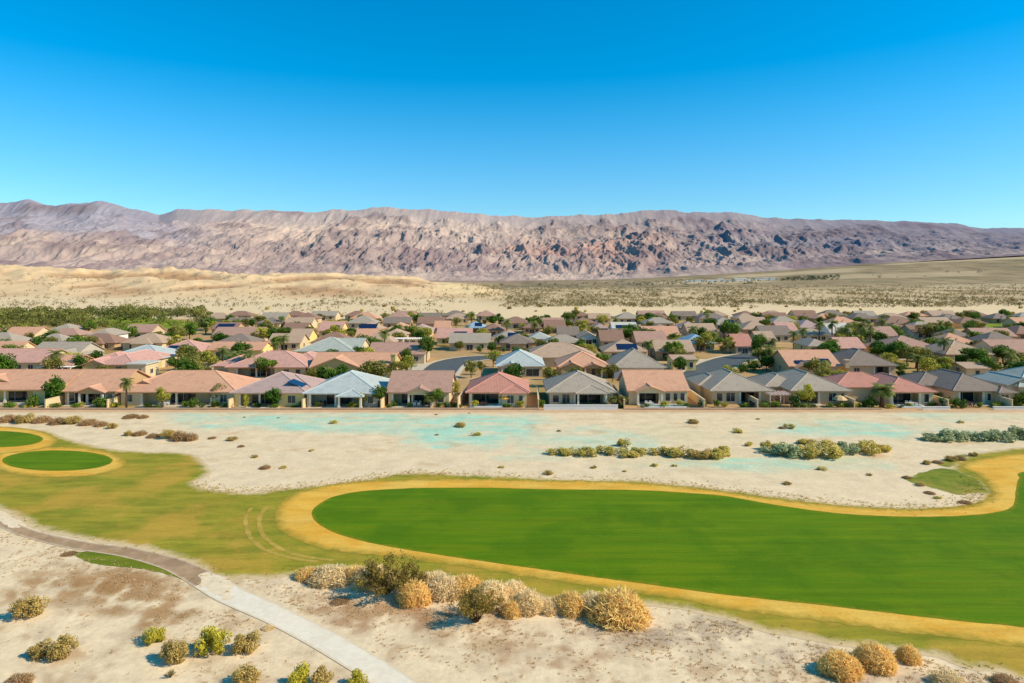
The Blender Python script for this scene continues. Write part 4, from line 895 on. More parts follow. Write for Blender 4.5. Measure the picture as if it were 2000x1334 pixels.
def palm_proto(seed, nf=30, L=2.1, H=5.2):
    rng = np.random.default_rng(seed); V = []; Fc = []; T = []
    for i in range(nf):
        az = 2 * PI * i / nf * 2.4 + rng.uniform(-.2, .2); el = rng.uniform(-.55, 1.25); l = L * rng.uniform(.8, 1.1); p = np.array([0, 0, H]); seg = 8; e = el
        d0 = None; tint = rng.uniform(.1, .9) if el > -.1 else rng.uniform(.3, .6)
        for k in range(seg):
            d = np.array([math.cos(az) * math.cos(e), math.sin(az) * math.cos(e), math.sin(e)]); q = p + d * l / seg; e -= .17
            side = np.array([-math.sin(az), math.cos(az), 0]); w = .42 * math.sin(PI * (k + .8) / (seg + .8)) + .1
            for s in (-1, 1):
                tip = p + d * .28 + side * s * w + np.array([0, 0, -.16 * w / .4]); b = len(V)
                V += [p, p + d * l / seg * .75, tip + d * .1, tip]; Fc.append((b, b + 1, b + 2, b + 3)); T += [tint] * 4
            p = q
    cm = np_mesh('palm_crown', np.array(V), np.array(Fc), G_PALM, floats={'tint': np.array(T)})
    m = MB(); m.tube([(0, 0, -.1), (.03, .02, H * .5), (0, 0, H)], [.26, .19, .17], 8); m.tube([(0, 0, H - .9), (0, 0, H - .1)], [.18, .34], 8)
    return (cm, m.mesh('palm_trunk', BARK, True), H + 1.4, L)
PROTO['palm_tree'] = [palm_proto(s) for s in (1, 2, 3)]
PROTO['fan_palm_tree'] = [palm_proto(s, 34, 1.5, 2.6) for s in (5, 6)]
LOOK = dict(round_tree='round dark green tree', spreading_tree='spreading green tree', olive_tree='olive green desert tree', palo_verde_tree='airy yellow-green tree', cypress_tree='slim dark cypress', garden_bush='low green bush',
            flowering_bush='yellow-green flowering bush', dark_bush='dark clipped bush', palm_tree='bare-trunked palm', fan_palm_tree='short bushy palm')
CATS = dict(garden_bush='bush', flowering_bush='bush', dark_bush='bush', palm_tree='palm', fan_palm_tree='palm')
PLANTS = []
_cnt = {}
def plant(kind, x, y, h, wd=None, label=None, group=None, z=None):
    L = PROTO[kind]; i = _cnt.get(kind, 0); _cnt[kind] = i + 1; cm, tm, ph, pr = L[i % len(L)]
    s = h / ph; sx = s if wd is None else wd / 2 / pr
    if z is None: z = float(land(np.array([x]), np.array([y]))[0])
    rz = random.uniform(0, 6.28)
    if tm is None:
        o = bpy.data.objects.new(kind, cm); link(o)
    else:
        o = bpy.data.objects.new(kind, None); link(o)
        link(bpy.data.objects.new('crown', cm), o); link(bpy.data.objects.new('trunk', tm), o)
    o.location = (x, y, z); o.rotation_euler = (0, 0, rz); o.scale = (sx, sx, s)
    o['category'] = CATS.get(kind, 'tree')
    if group: o['group'] = group
    if label: o['label'] = label
    PLANTS.append((o, kind, x, y, h)); return o
def P(kind, px, py, hpx, wpx=None, label=None):
    x, y = pt(px, py); m = y / F; return plant(kind, x, y, hpx * m, wpx * m if wpx else None, label)
# front row gardens
for a in [('round_tree', 107, 791, 60, 58), ('garden_bush', 62, 795, 30, 36), ('palm_tree', 247, 797, 64, 34), ('palo_verde_tree', 318, 797, 44, 36), ('olive_tree', 429, 790, 46, 48), ('garden_bush', 376, 797, 24, 32), ('garden_bush', 200, 797, 26, 40),
          ('flowering_bush', 480, 797, 32, 18), ('round_tree', 533, 796, 44, 44), ('spreading_tree', 742, 795, 44, 46), ('palo_verde_tree', 706, 796, 32, 30), ('spreading_tree', 852, 796, 40, 40), ('palo_verde_tree', 885, 782, 42, 34), ('fan_palm_tree', 838, 797, 34, 30),
          ('fan_palm_tree', 1196, 796, 26, 24), ('olive_tree', 1218, 796, 26, 24), ('garden_bush', 1398, 796, 18, 22), ('palo_verde_tree', 1574, 796, 50, 46), ('dark_bush', 1552, 797, 34, 34), ('fan_palm_tree', 1722, 796, 56, 56), ('dark_bush', 1700, 797, 28, 36),
          ('dark_bush', 1850, 796, 22, 40), ('dark_bush', 1876, 797, 24, 40), ('garden_bush', 1842, 782, 22, 34), ('garden_bush', 1990, 792, 36, 50), ('dark_bush', 2012, 794, 36, 40), ('garden_bush', 1490, 796, 14, 40), ('garden_bush', 1520, 797, 14, 30), ('dark_bush', 1341, 796, 10, 22),
          ('garden_bush', 1620, 797, 14, 22), ('dark_bush', 1650, 797, 14, 30), ('flowering_bush', 1668, 797, 12, 26), ('garden_bush', 1180, 795, 12, 20), ('garden_bush', 870, 797, 14, 20), ('flowering_bush', 690, 797, 14, 20), ('dark_bush', 575, 797, 9, 20), ('garden_bush', 148, 797, 12, 24),
          ('garden_bush', 20, 797, 14, 30), ('flowering_bush', 218, 797, 12, 22), ('garden_bush', 290, 797, 9, 20), ('dark_bush', 395, 798, 12, 20), ('garden_bush', 440, 797, 12, 22), ('dark_bush', 505, 797, 12, 18), ('dark_bush', 1060, 796, 12, 14), ('garden_bush', 1100, 790, 14, 18),
          ('dark_bush', 1950, 795, 12, 30), ('garden_bush', 1760, 796, 8, 16), ('garden_bush', 760, 797, 10, 18), ('dark_bush', 1452, 797, 11, 24), ('dark_bush', 1215, 797, 9, 14), ('garden_bush', 900, 797, 9, 10), ('dark_bush', 1690, 797, 18, 20)]:
    P(*a)
rs = random.Random(9)
for i in range(46):
    q = 15 + i * 44 + rs.uniform(-14, 14)
    P(rs.choice(['garden_bush', 'dark_bush', 'garden_bush', 'flowering_bush']), q, rs.uniform(794, 797), rs.uniform(9, 17), rs.uniform(18, 34))
# between and behind the rows
for a in [('garden_bush', 42, 722, 22, 28), ('garden_bush', 64, 722, 16, 18), ('palm_tree', 484, 733, 54, 40), ('palm_tree', 458, 728, 46, 36), ('olive_tree', 615, 748, 34, 42), ('palo_verde_tree', 645, 738, 34, 44), ('dark_bush', 520, 726, 14, 60), ('garden_bush', 575, 726, 16, 50),
          ('spreading_tree', 833, 708, 58, 42), ('olive_tree', 815, 706, 34, 24), ('round_tree', 796, 724, 40, 34), ('olive_tree', 920, 738, 40, 40), ('olive_tree', 940, 732, 30, 26), ('garden_bush', 988, 738, 14, 18), ('olive_tree', 1072, 742, 30, 24), ('olive_tree', 1196, 745, 38, 38), ('palo_verde_tree', 1176, 738, 26, 28),
          ('spreading_tree', 1312, 704, 44, 52), ('spreading_tree', 1425, 672, 48, 54), ('round_tree', 1478, 700, 50, 30), ('garden_bush', 1468, 724, 26, 44), ('round_tree', 1497, 724, 32, 40), ('round_tree', 1524, 722, 28, 38), ('dark_bush', 1448, 728, 20, 30), ('palm_tree', 1600, 668, 44, 26), ('palm_tree', 1625, 668, 46, 28),
          ('palm_tree', 1655, 690, 62, 32), ('palm_tree', 1682, 690, 66, 30), ('palm_tree', 1700, 678, 50, 30), ('palm_tree', 1550, 684, 42, 24), ('palm_tree', 1568, 680, 44, 24), ('palm_tree', 1508, 700, 44, 24), ('palm_tree', 1844, 708, 54, 34), ('olive_tree', 1836, 704, 30, 30), ('olive_tree', 1772, 710, 34, 64), ('olive_tree', 1800, 706, 26, 40),
          ('spreading_tree', 1902, 716, 40, 62), ('round_tree', 1880, 716, 24, 34), ('palo_verde_tree', 1825, 728, 24, 56), ('garden_bush', 1765, 726, 22, 40), ('cypress_tree', 1970, 668, 30, 8), ('cypress_tree', 1905, 664, 24, 13), ('round_tree', 1785, 626, 18, 28), ('round_tree', 1717, 676, 32, 38), ('spreading_tree', 1745, 660, 28, 36),
          ('spreading_tree', 1704, 664, 26, 40), ('garden_bush', 1940, 724, 18, 40), ('dark_bush', 1975, 718, 20, 60), ('olive_tree', 1596, 736, 20, 26), ('olive_tree', 1570, 738, 18, 26), ('round_tree', 1760, 740, 20, 24), ('round_tree', 100, 674, 28, 56), ('spreading_tree', 128, 676, 22, 40), ('olive_tree', 30, 678, 20, 34), ('olive_tree', 150, 672, 22, 26),
          ('round_tree', 530, 668, 30, 46), ('spreading_tree', 556, 664, 28, 40), ('round_tree', 608, 662, 24, 38), ('spreading_tree', 580, 648, 22, 24), ('olive_tree', 740, 664, 24, 36), ('round_tree', 684, 658, 20, 34), ('round_tree', 770, 662, 24, 26), ('olive_tree', 880, 676, 20, 40), ('spreading_tree', 916, 678, 20, 46), ('round_tree', 960, 690, 24, 26),
          ('spreading_tree', 1022, 678, 28, 36), ('spreading_tree', 1096, 674, 24, 26), ('palo_verde_tree', 1020, 650, 20, 30), ('palo_verde_tree', 1138, 642, 20, 36), ('palo_verde_tree', 1160, 652, 18, 30), ('round_tree', 1232, 668, 28, 30), ('palo_verde_tree', 1252, 660, 22, 22), ('olive_tree', 1296, 682, 20, 30), ('spreading_tree', 1318, 676, 28, 34),
          ('olive_tree', 1412, 690, 18, 24), ('palo_verde_tree', 1450, 690, 20, 24), ('round_tree', 985, 632, 10, 12), ('olive_tree', 1285, 626, 9, 18), ('olive_tree', 1195, 625, 9, 16), ('round_tree', 850, 620, 8, 14), ('spreading_tree', 650, 646, 16, 24), ('spreading_tree', 442, 662, 18, 40), ('olive_tree', 480, 664, 14, 40), ('spreading_tree', 350, 664, 22, 40), ('olive_tree', 310, 666, 22, 36),
          ('round_tree', 290, 668, 18, 24), ('olive_tree', 385, 700, 26, 30), ('round_tree', 352, 708, 20, 30), ('palo_verde_tree', 398, 712, 18, 22), ('olive_tree', 405, 734, 22, 26), ('dark_bush', 428, 736, 16, 26), ('garden_bush', 285, 728, 14, 40), ('olive_tree', 305, 716, 18, 28), ('palo_verde_tree', 372, 690, 28, 26),
          ('olive_tree', 225, 668, 18, 22), ('palo_verde_tree', 1890, 640, 14, 20), ('olive_tree', 1500, 634, 22, 40), ('olive_tree', 1450, 630, 12, 40), ('olive_tree', 1530, 650, 22, 28), ('palo_verde_tree', 1395, 640, 14, 20), ('olive_tree', 1710, 634, 12, 20), ('round_tree', 1880, 632, 12, 30), ('olive_tree', 1940, 628, 8, 40)]:
    P(*a)
# further garden trees, kept clear of roofs and streets
rs = random.Random(21)
STREETS = [[(838, 752), (856, 728), (880, 709), (930, 700), (1010, 697), (1120, 696)], [(1352, 752), (1385, 722), (1430, 703), (1500, 692), (1620, 686), (1800, 684)]]
SPTS = np.concatenate([spline([pt(*p) for p in s], 4, False) for s in STREETS])
def free(x, y, m):
    for _r, _l, x0, x1, y0, y1 in HOUSES:
        if x0 - m < x < x1 + m and y0 - m < y < y1 + m: return False
    return np.hypot(SPTS[:, 0] - x, SPTS[:, 1] - y).min() > 6.5 and all((x - q[2]) ** 2 + (y - q[3]) ** 2 > 5 for q in PLANTS)
n_ = 0; tries = 0
while n_ < 430 and tries < 16000:
    tries += 1; y = rs.uniform(168, 445); px_ = rs.uniform(-60, 2240); x = (px_ - 1000) * y / F
    if y > 330 and px_ < 400 and y < 470: continue
    if not free(x, y, .3): continue
    k = rs.choices(['round_tree', 'spreading_tree', 'olive_tree', 'palo_verde_tree', 'palm_tree', 'garden_bush', 'dark_bush', 'flowering_bush'], [20, 18, 24, 13, 10, 8, 6, 4])[0]
    h = rs.uniform(1.8, 3.0) if 'bush' in k else rs.uniform(6, 9) if k == 'palm_tree' else rs.uniform(4.2, 7.8)
    plant(k, x, y, h, h * rs.uniform(1.0, 1.6) if k != 'palm_tree' else None); n_ += 1
# labels by what stands nearby
name_by_place([(o, LOOK[kind], x, y) for o, kind, x, y, h in PLANTS if not o.get('label')])
for o, kind, x, y, h in PLANTS:
    if not o.get('group'): o['group'] = 'garden bushes among the houses' if 'bush' in kind else 'palms among the houses' if 'palm' in kind else 'garden trees among the houses'
NTH = ['first', 'second', 'third', 'fourth', 'fifth', 'sixth', 'seventh', 'eighth', 'ninth', 'tenth', 'eleventh', 'twelfth', 'thirteenth', 'fourteenth', 'fifteenth', 'sixteenth', 'seventeenth']

# a grove that reads as one mass, far left
def mass(name, pts3, hs, ws, per, leaf, mat, seed, label=None):
    rng = np.random.default_rng(seed); n = len(pts3); k = np.repeat(np.arange(n), per)
    d = rng.normal(size=(n * per, 3)); d /= np.linalg.norm(d, axis=1)[:, None]; r = rng.uniform(.3, 1.05, n * per) ** .6
    c = pts3[k] + np.stack([d[:, 0] * ws[k] * .5 * r, d[:, 1] * ws[k] * .5 * r, hs[k] * (.52 + .5 * d[:, 2] * r)], -1)
    ct = rng.uniform(0, .75, n); tint = np.clip(ct[k] + .2 * d[:, 2] + rng.uniform(-.1, .2, n * per), 0, 1)
    v, f = leaf_quads(c, leaf * hs[k] * rng.uniform(.6, 1.3, n * per), rng, .5)
    o = link(bpy.data.objects.new(name, np_mesh(name, v, f, mat, floats={'tint': np.repeat(tint, 4)}))); o['kind'] = 'stuff'
    if label: o['label'] = label
    return o
def scatter_px(rng, n, fn):
    out = []
    while len(out) < n:
        p = fn(rng)
        if p is not None: out.append(p)
    return np.array(out)
rg_ = np.random.default_rng(5)
def grove_pt(r):
    px_ = r.uniform(-500, 395); py = r.uniform(607, 641)
    e = 612 + (6 if px_ < 150 else 3)
    if py > 621 and 150 < px_ and r.random() < .72: return None
    if py < e - 4 + abs(px_ - 200) / 200 and r.random() < .5: return None
    x, y = pt(px_, py); return (x, y, 0.0)
gp = scatter_px(rg_, 900, grove_pt); hh = rg_.uniform(3.0, 6.5, len(gp)); hh[gp[:, 1] < 400] *= .7
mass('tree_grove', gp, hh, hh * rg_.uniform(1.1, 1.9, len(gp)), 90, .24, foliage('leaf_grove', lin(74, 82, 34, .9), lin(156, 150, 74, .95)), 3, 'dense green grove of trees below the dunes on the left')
# scrub of the open desert: nobody could count it
def scrub_pt(r):
    px_ = r.uniform(-350, 2350)
    u = r.random()
    py = 561 + 40 * u ** 1.1 if px_ > 900 else 572 + 50 * u
    if px_ < 930 and r.random() < .70: return None
    if py > 600 and r.random() < .8: return None
    x, y = pt(px_, py)
    if fbm(np.array([x]), np.array([y * .35]), 70, 3, 5)[0] < r.uniform(-.35, .25): return None
    return (x, y, float(land(np.array([x]), np.array([y]))[0]))
sp_ = scatter_px(rg_, 9500, scrub_pt); hh = rg_.uniform(1.0, 2.6, len(sp_)) * (1 + sp_[:, 1] / 2500)
mass('desert_scrub', sp_, hh, hh * rg_.uniform(1.1, 1.8, len(sp_)), 14, .42, foliage('leaf_scrub', lin(112, 100, 62, .9), lin(160, 144, 92, .95)), 8, 'grey-green scrub dotting the pale desert beyond the houses')
def tl_pt(r):
    px_ = r.choice([r.uniform(1525, 1640), r.uniform(1525, 1640), r.uniform(1200, 1480), r.uniform(950, 1960)]); D = r.uniform(2150, 2450) if px_ > 1500 else r.uniform(1900, 2500)
    x = (px_ - 1000) * D / F; return (x, D, float(land(np.array([x]), np.array([D]))[0]))
tp = scatter_px(rg_, 260, tl_pt); hh = rg_.uniform(4, 9, len(tp))
mass('treeline', tp, hh, hh * 1.6, 22, .4, foliage('leaf_far', lin(62, 76, 52, .9), lin(96, 106, 74, .9)), 9, 'dark far-off treeline by the distant settlement')

# ------------------------------------------------------------------ desert shrubs
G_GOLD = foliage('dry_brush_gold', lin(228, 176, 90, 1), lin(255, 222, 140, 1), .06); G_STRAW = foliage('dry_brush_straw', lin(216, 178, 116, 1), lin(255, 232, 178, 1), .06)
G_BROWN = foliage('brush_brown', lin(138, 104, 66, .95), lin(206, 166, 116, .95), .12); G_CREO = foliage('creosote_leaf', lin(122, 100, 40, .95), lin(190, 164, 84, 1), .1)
G_RABBIT = foliage('rabbitbrush_leaf', lin(150, 136, 30, .95), lin(236, 218, 84, 1), .08); G_TANB = foliage('brush_tan_olive', lin(158, 130, 66, .95), lin(226, 196, 116, 1), .1)
G_SAGE = foliage('sage_leaf', lin(136, 150, 108, 1), lin(204, 206, 150, 1), .1); G_SOLIVE = foliage('saltbush_olive', lin(168, 154, 66, 1), lin(236, 212, 116, 1), .10)
STEM = plain('shrub_stem', lin(112, 84, 60, .7), .2, 4.0)
def dry_dome(name, mat, seed, n=5200, fuzz=.25):
    """unit mound of fine dry straws: several merging lobes, each a shell of short stalks"""
    rng = np.random.default_rng(seed); K = 7
    lob = [(0, 0, .02, .78)] + [(math.cos(a) * .46, math.sin(a) * .46, rng.uniform(-.05, .12), rng.uniform(.42, .60)) for a in np.linspace(0, 2 * PI, K, endpoint=False) + rng.uniform(-.3, .3, K)]
    lob = np.array(lob); k = rng.choice(len(lob), n, p=lob[:, 3] ** 2 / (lob[:, 3] ** 2).sum())
    d = rng.normal(size=(n, 3)); d[:, 2] = np.abs(d[:, 2]) * 1.1 - .12; d /= np.linalg.norm(d, axis=1)[:, None]
    r = lob[k, 3] * rng.uniform(.55, 1.0, n) ** .6; c = lob[k, :3] + d * r[:, None]
    dr = d * rng.uniform(.3, 1.2, n)[:, None] + rng.normal(size=(n, 3)) * .55; dr /= np.linalg.norm(dr, axis=1)[:, None]
    L = (rng.uniform(.05, .13, n) + .10 * (rng.random(n) < .06))[:, None]; b, t = c - dr * L, c + dr * L
    s = np.cross(dr, d + rng.normal(size=(n, 3)) * .35); s /= np.linalg.norm(s, axis=1)[:, None] + 1e-6; w = rng.uniform(.012, .026, n)[:, None]
    v = np.stack([b - s * w, b + s * w, t + s * w * .4, t - s * w * .4], 1).reshape(-1, 3); v[:, 2] = np.maximum(v[:, 2], -.02)
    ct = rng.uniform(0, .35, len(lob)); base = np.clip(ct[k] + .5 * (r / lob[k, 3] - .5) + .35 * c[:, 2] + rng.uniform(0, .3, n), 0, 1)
    return np_mesh(name, v, np.arange(4 * n).reshape(n, 4), mat, floats={'tint': np.repeat(base, 4)})
def stems_mesh(name, seed, n=26, spread=.9, h=1.0):
    rnd = random.Random(seed); m = MB(); tips = []
    for i in range(n):
        a = rnd.uniform(0, 2 * PI); r = spread * rnd.uniform(.2, 1) ** .8; z = h * rnd.uniform(.65, 1.05) * (1 - .35 * (r / spread) ** 2)
        p0 = (.06 * math.cos(a), .06 * math.sin(a), -.03); p1 = (r * .4 * math.cos(a + .2), r * .4 * math.sin(a + .2), z * .5); p2 = (r * math.cos(a), r * math.sin(a), z)
        m.tube([p0, p1, p2], [.020, .013, .006], 3); tips.append((p1, p2))
    return m.mesh(name, STEM), tips
def creosote(name, seed, n=3800):
    sm, tips = stems_mesh(name + '_stems', seed, 34, 1.0, 1.0); rng = np.random.default_rng(seed); k = rng.choice(len(tips), n, p=np.random.default_rng(seed + 50).dirichlet(np.ones(len(tips)) * 1.5)); A = np.array([t[0] for t in tips])[k]; B = np.array([t[1] for t in tips])[k]
    u = rng.uniform(0, 1.05, n)[:, None] ** .75; c = A + (B - A) * u + rng.normal(size=(n, 3)) * np.array([.07, .07, .06])
    v, f = leaf_quads(c, rng.uniform(.04, .085, n), rng, .3)
    return np_mesh(name + '_foliage', v, f, G_CREO, floats={'tint': np.repeat(np.clip(rng.uniform(0, .7, n) + .3 * c[:, 2] - .1, 0, 1), 4)}), sm
def leafy(name, mat, seed, n=3000, K=22, leaf=.115):
    cm, cl = crown_mesh(name, mat, seed, K, n, .72, .38, .45, .22, .40, leaf, .9, .6); return cm
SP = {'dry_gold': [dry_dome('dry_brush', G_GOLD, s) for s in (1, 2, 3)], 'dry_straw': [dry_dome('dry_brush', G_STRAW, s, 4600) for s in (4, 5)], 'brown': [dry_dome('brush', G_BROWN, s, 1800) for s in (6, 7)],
      'rabbit': [leafy('rabbitbrush', G_RABBIT, s) for s in (1, 2, 3)], 'tanb': [leafy('brush', G_TANB, s) for s in (4, 5, 6)], 'sage': [leafy('sagebrush', G_SAGE, s, 1100, 14, .17) for s in (7, 8)], 'solive': [leafy('saltbush', G_SOLIVE, s, 1100, 14, .17) for s in (9, 10, 11)], 'creo': [creosote('creosote', s) for s in (3, 4)]}
NAME = dict(dry_gold='dry_shrub', dry_straw='dry_shrub', brown='brown_shrub', rabbit='green_shrub', tanb='tan_shrub', sage='sage_shrub', solive='olive_shrub', creo='creosote_bush')
_sc = {}
def shrub(kind, px, py, wpx, hpx, label, group=None, world=None):
    x, y = world if world else pt(px, py); m = y / F; i = _sc.get(kind, 0); _sc[kind] = i + 1; me = SP[kind][i % len(SP[kind])]
    z = float(land(np.array([x]), np.array([y]))[0]); w = wpx * m / 2
    y += w * .6                                # the base line seen is the near edge of the bush
    hpx = max(hpx * .5, hpx - .6 * w * F * CAM_H / (y * y))
    if kind == 'creo':
        o = bpy.data.objects.new(NAME[kind], None); link(o); link(bpy.data.objects.new('foliage', me[0]), o); link(bpy.data.objects.new('stem', me[1]), o)
    else: o = bpy.data.objects.new(NAME[kind], me); link(o)
    o.location = (x, y, z); o.rotation_euler = (0, 0, random.uniform(0, 6.28)); o.scale = (w, w, hpx * m * (1.0 if kind in ('creo',) else 1.02))
    tag(o, label, 'shrub', group); return o
FS = [('creo', 748, 1176, 132, 92, 'tall twiggy creosote bush, the largest and darkest, above the concrete path'), ('creo', 928, 1230, 108, 82, 'olive creosote bush standing forward of the golden brush, casting a long shadow'),
      ('dry_straw', 640, 1146, 92, 46, 'pale straw brush at the left end of the golden line'), ('dry_gold', 690, 1140, 60, 40, 'low golden brush tucked behind the big creosote'), ('dry_gold', 805, 1185, 76, 62, 'golden dry brush touching the right side of the tall creosote'),
      ('dry_straw', 868, 1172, 84, 58, 'straw-coloured brush midway between the two creosotes'), ('dry_straw', 965, 1192, 96, 66, 'straw brush directly behind the forward creosote'), ('dry_straw', 1030, 1202, 72, 58, 'pale round brush right of the forward creosote'),
      ('dry_gold', 1118, 1202, 80, 54, 'low golden brush left of the big amber ball'), ('dry_gold', 1215, 1224, 138, 84, 'biggest amber ball of dry brush by the straw turf edge'), ('dry_straw', 1160, 1200, 80, 50, 'golden brush overlapping the left side of the amber ball'),
      ('dry_gold', 1652, 1328, 88, 66, 'gold brush casting a dark shadow at the left of the lower right trio'), ('dry_gold', 1722, 1313, 90, 66, 'golden ball of brush in the middle of the lower right trio'), ('dry_gold', 1784, 1298, 52, 46, 'small golden brush at the right of the lower right trio'),
      ('dry_straw', 1872, 1352, 74, 42, 'low straw brush at the bottom edge, lower right'), ('brown', 1975, 1346, 56, 32, 'dark brown brush in the bottom right corner'),
      ('tanb', 42, 1214, 72, 48, 'tan brush standing alone below the path on the far left'), ('tanb', 70, 1288, 62, 34, 'low tan-green brush, left of a pair on pale sand'), ('tanb', 112, 1292, 58, 50, 'taller tan brush, right of a pair on pale sand'),
      ('rabbit', 290, 1262, 56, 34, 'small yellow-green shrub with a long shadow'), ('tanb', 331, 1302, 68, 50, 'olive-tan shrub nearest the camera in the cluster of four'), ('rabbit', 402, 1288, 78, 60, 'bright yellow-green shrub, the biggest of the cluster'), ('tanb', 474, 1280, 64, 46, 'tan shrub at the right of the cluster, nearest the path'),
      ('tanb', 470, 1348, 66, 46, 'tan-green shrub cut by the bottom edge'), ('rabbit', 578, 1352, 58, 52, 'yellow-green shrub at the bottom edge beside a tan one'), ('tanb', 622, 1350, 54, 44, 'tan shrub at the bottom edge, near the path'), ('rabbit', 694, 1352, 54, 38, 'green shrub at the bottom edge touching the concrete path'),
      ('brown', 22, 1348, 60, 34, 'reddish brown brush in the bottom left corner'), ('dry_straw', 520, 1232, 26, 10, 'tiny dry tuft left of the concrete path'), ('brown', 130, 1086, 30, 12, 'small brown tuft at the start of the green verge'), ('creo', 330, 1326, 20, 18, 'tiny dark bush low on the pale sand'),
      ('dry_gold', 596, 1134, 56, 30, 'low gold tuft at the very left end of the golden line by the rough'), ('dry_straw', 845, 1158, 80, 46, 'straw brush at the back of the golden line, left of middle'), ('dry_gold', 905, 1166, 84, 50, 'gold brush behind the forward creosote and its straw neighbours'),
      ('dry_straw', 1000, 1180, 84, 50, 'straw brush set back between the forward creosote and the pale round brush'), ('dry_gold', 1000, 1206, 50, 40, 'small gold brush at the foot of the pale round brush'), ('dry_straw', 1075, 1200, 60, 34, 'low straw brush filling the gap left of the amber pair'), ('creo', 800, 1170, 70, 66, 'small twiggy creosote leaning off the right of the tallest one'), ('dry_straw', 720, 1150, 90, 52, 'straw brush directly behind the tall twiggy creosote'),
      ('brown', 600, 1140, 26, 12, 'dark low tuft left of the straw brush'), ('brown', 660, 1182, 40, 14, 'low brown debris-like brush in the shade of the tall creosote')]
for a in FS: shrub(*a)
# brown brush bank above the left greens
for i, (px_, py, w, h) in enumerate([(8, 826, 40, 20), (40, 828, 44, 22), (75, 827, 40, 20), (105, 830, 40, 18), (135, 830, 36, 18), (165, 832, 40, 18), (192, 834, 30, 14), (215, 838, 26, 12), (250, 818, 36, 12), (275, 818, 24, 10), (248, 852, 22, 12), (268, 852, 30, 14), (296, 856, 30, 12), (322, 858, 34, 20), (346, 862, 40, 26), (368, 862, 30, 22), (-40, 824, 44, 20)]):
    shrub(('brown', 'tanb', 'brown')[i % 3], px_, py, w, h, ('brown brush just outside the picture edge above the round greens' if i == 16 else f'{NTH[i]} clump of dull brown brush from the left, above the round greens'), 'brown brush bank above the round greens')
for i, (px_, py, w, h, k) in enumerate([(1092, 892, 36, 16, 'solive'), (1118, 892, 34, 18, 'solive'), (1148, 894, 38, 20, 'solive'), (1186, 890, 36, 18, 'solive'), (1226, 894, 44, 18, 'solive'), (1250, 890, 34, 16, 'solive'), (1296, 892, 40, 18, 'solive'), (1336, 896, 46, 24, 'solive'), (1372, 898, 42, 24, 'tanb'), (1400, 898, 36, 22, 'solive'), (1420, 892, 30, 20, 'solive')]):
    shrub(k, px_, py, w * 1.4, h, f'{NTH[i]} olive shrub from the left in the long row across the wash', 'olive shrub row on the pale wash')
shrub('solive', 1221, 874, 32, 18, 'single olive shrub standing apart above the long shrub row')
CLUMP = [f'{w_}, dense clump on the wash' for w_ in ('small leftmost olive shrub', 'low grey-green shrub just right of the leftmost one', 'big grey sage shrub at the left front', 'olive shrub between the big sage and the biggest shrub', 'biggest olive shrub, at the front centre', 'grey sage shrub right of the biggest shrub', 'wide olive shrub near the right end', 'small olive shrub closing the right end', 'low olive shrub at the back left of centre', 'low olive shrub at the back, behind the biggest shrub', 'flat olive shrub at the back left')]
for i, (px_, py, w, h, k) in enumerate([(1500, 880, 22, 20, 'solive'), (1516, 890, 40, 20, 'sage'), (1545, 897, 50, 30, 'sage'), (1582, 897, 44, 26, 'solive'), (1622, 898, 56, 32, 'solive'), (1662, 890, 44, 26, 'sage'), (1710, 890, 52, 28, 'solive'), (1736, 884, 26, 14, 'solive'), (1585, 872, 36, 14, 'solive'), (1622, 874, 30, 14, 'solive'), (1520, 876, 26, 10, 'solive')]):
    shrub(k, px_, py, w * 1.35, h, CLUMP[i], 'grey-green shrub clump on the wash')
for i, (px_, py, w, h) in enumerate([(1822, 862, 34, 16), (1846, 864, 40, 18), (1872, 864, 50, 24), (1912, 862, 44, 18), (1940, 864, 48, 22), (1970, 864, 44, 24), (1998, 860, 40, 26), (2030, 862, 44, 22)]):
    shrub('sage', px_, py, w * 1.4, h, f'{NTH[i]} blue-grey sage shrub from the left at the far right of the wash', 'blue-grey sage shrubs on the wash')
for i, (px_, py, w, h) in enumerate([(1815, 908, 20, 9), (1835, 906, 22, 9), (1862, 902, 26, 12), (1880, 900, 24, 12), (1905, 892, 22, 10), (1820, 966, 24, 8), (1800, 950, 22, 8), (1775, 936, 20, 8)]):
    shrub(('tanb', 'brown')[i % 2], px_, py, w, h, 'small dark tuft fringing the weedy patch by the golden ring', 'tufts fringing the weedy patch')
# scattered specks on the wash
rs = random.Random(4); k = 0
fixed = [(412, 858), (450, 862), (469, 874), (608, 882), (515, 917), (552, 916), (495, 895), (1545, 838), (1530, 838), (1443, 846), (1357, 828), (1880, 827), (1465, 872), (980, 915), (1072, 928), (1160, 915), (1280, 912), (1318, 912), (930, 852), (900, 835), (650, 828), (1540, 948), (1835, 975), (1890, 985), (1700, 930), (1610, 920)]
while k < 38:
    if k < len(fixed): px_, py = fixed[k]
    else:
        px_ = rs.uniform(380, 2000); py = rs.uniform(806, 985)
        lim = np.interp(px_, [380, 500, 640, 760, 1250, 1420, 1600, 1750, 1900, 2000], [900, 948, 935, 918, 930, 948, 970, 915, 880, 865])
        if py > lim: continue
    s = rs.uniform(3.5, 8) if k >= len(fixed) else rs.uniform(9, 20)
    shrub(rs.choice(['brown', 'tanb', 'solive', 'tanb']), px_, py, s * 1.5, s * .55, 'small dark scrub speck scattered on the pale sandy wash', 'scrub specks scattered on the wash'); k += 1
# nearest of the desert shrubs beyond the houses
k = 0
while k < 60:
    px_ = rs.uniform(400, 2000); py = rs.uniform(600, 622); s = rs.uniform(5, 9)
    shrub(rs.choice(['tanb', 'solive', 'brown']), px_, py, s * 1.3, s * .8, 'small round shrub on the pale sand band just beyond the houses', 'shrubs on the sand band beyond the houses'); k += 1
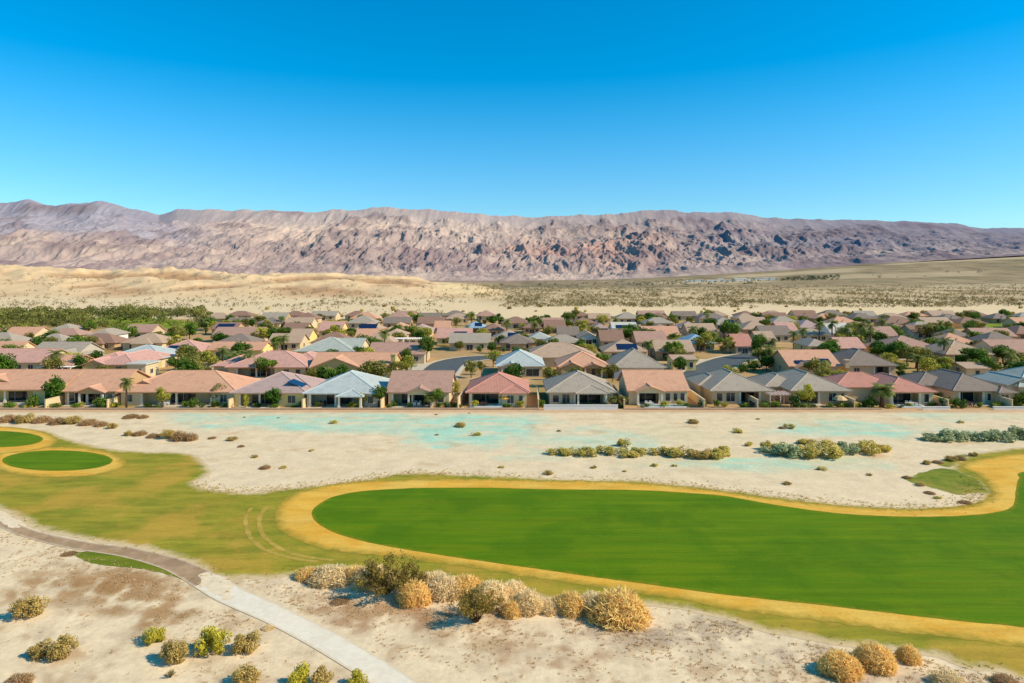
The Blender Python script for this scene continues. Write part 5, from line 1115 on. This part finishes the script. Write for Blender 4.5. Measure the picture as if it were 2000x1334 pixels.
# loose dry litter and tufts on the near sand
def tuft_mass(name, n, fn, mat, seed, hmin, hmax, label):
    rng = np.random.default_rng(seed); pts_ = scatter_px(rng, n, fn); nb = 7; k = np.repeat(np.arange(n), nb); N = n * nb; az = rng.uniform(0, 2 * PI, N); h = rng.uniform(hmin, hmax, n)[k]
    b = pts_[k] + np.stack([rng.normal(size=N) * .07, rng.normal(size=N) * .07, np.zeros(N) - .01], -1); t = b + np.stack([np.cos(az) * h * .8, np.sin(az) * h * .8, h * rng.uniform(.4, 1, N)], -1)
    s = np.stack([-np.sin(az), np.cos(az), np.zeros(N)], -1) * .03; v = np.stack([b - s, b + s, t + s * .3, t - s * .3], 1).reshape(-1, 3)
    o = link(bpy.data.objects.new(name, np_mesh(name, v, np.arange(4 * N).reshape(N, 4), mat, floats={'tint': np.repeat(rng.random(N), 4)}))); o['kind'] = 'stuff'; o['label'] = label
ROUGHB = np.array([pt(*p) for p in ROUGH])
BOT = [(-200, 945), (0, 1030), (150, 1072), (300, 1106), (415, 1142), (560, 1130), (640, 1116), (780, 1132), (950, 1165), (1050, 1178), (1292, 1192), (1416, 1214), (1620, 1260), (1800, 1284), (1960, 1322), (2200, 1370)]
def dry_pt(r):
    px_ = r.uniform(-150, 2150); py = np.interp(px_, [a for a, b in BOT], [b for a, b in BOT]) + 4 + r.exponential(60)
    if py > 1420: return None
    if 400 < px_ < 860 and abs(py - np.interp(px_, [408, 450, 540, 620, 700, 760, 830], [1136, 1162, 1203, 1243, 1290, 1328, 1385])) < 34: return None
    x, y = pt(px_, py)
    if fbm(np.array([x]), np.array([y]), 5.0, 4, 6)[0] < r.uniform(-.3, .35): return None
    return (x, y, float(land(np.array([x]), np.array([y]))[0]))
tuft_mass('dry_grass', 4200, dry_pt, foliage('dry_tuft', lin(178, 138, 92, .95), lin(236, 204, 150, .95), .0), 31, .04, .16, 'sparse dry grass and litter on the near sand')
def fringe_pt(r):
    i = r.integers(10, 31 if r.random() < .6 else len(ROUGH) - 1)
    if 31 <= i <= 36: return None
    a, b = ROUGHB[i], ROUGHB[i + 1]; u = r.random(); x, y = a + (b - a) * u + r.normal(size=2) * 1.0
    return (x, y, float(land(np.array([x]), np.array([y]))[0]) + .03)
tuft_mass('grass', 1500, fringe_pt, foliage('fringe_tuft', lin(160, 136, 50, .95), lin(226, 190, 100, .95), .0), 33, .05, .18, 'ragged dry grass fringe along the turf edge')
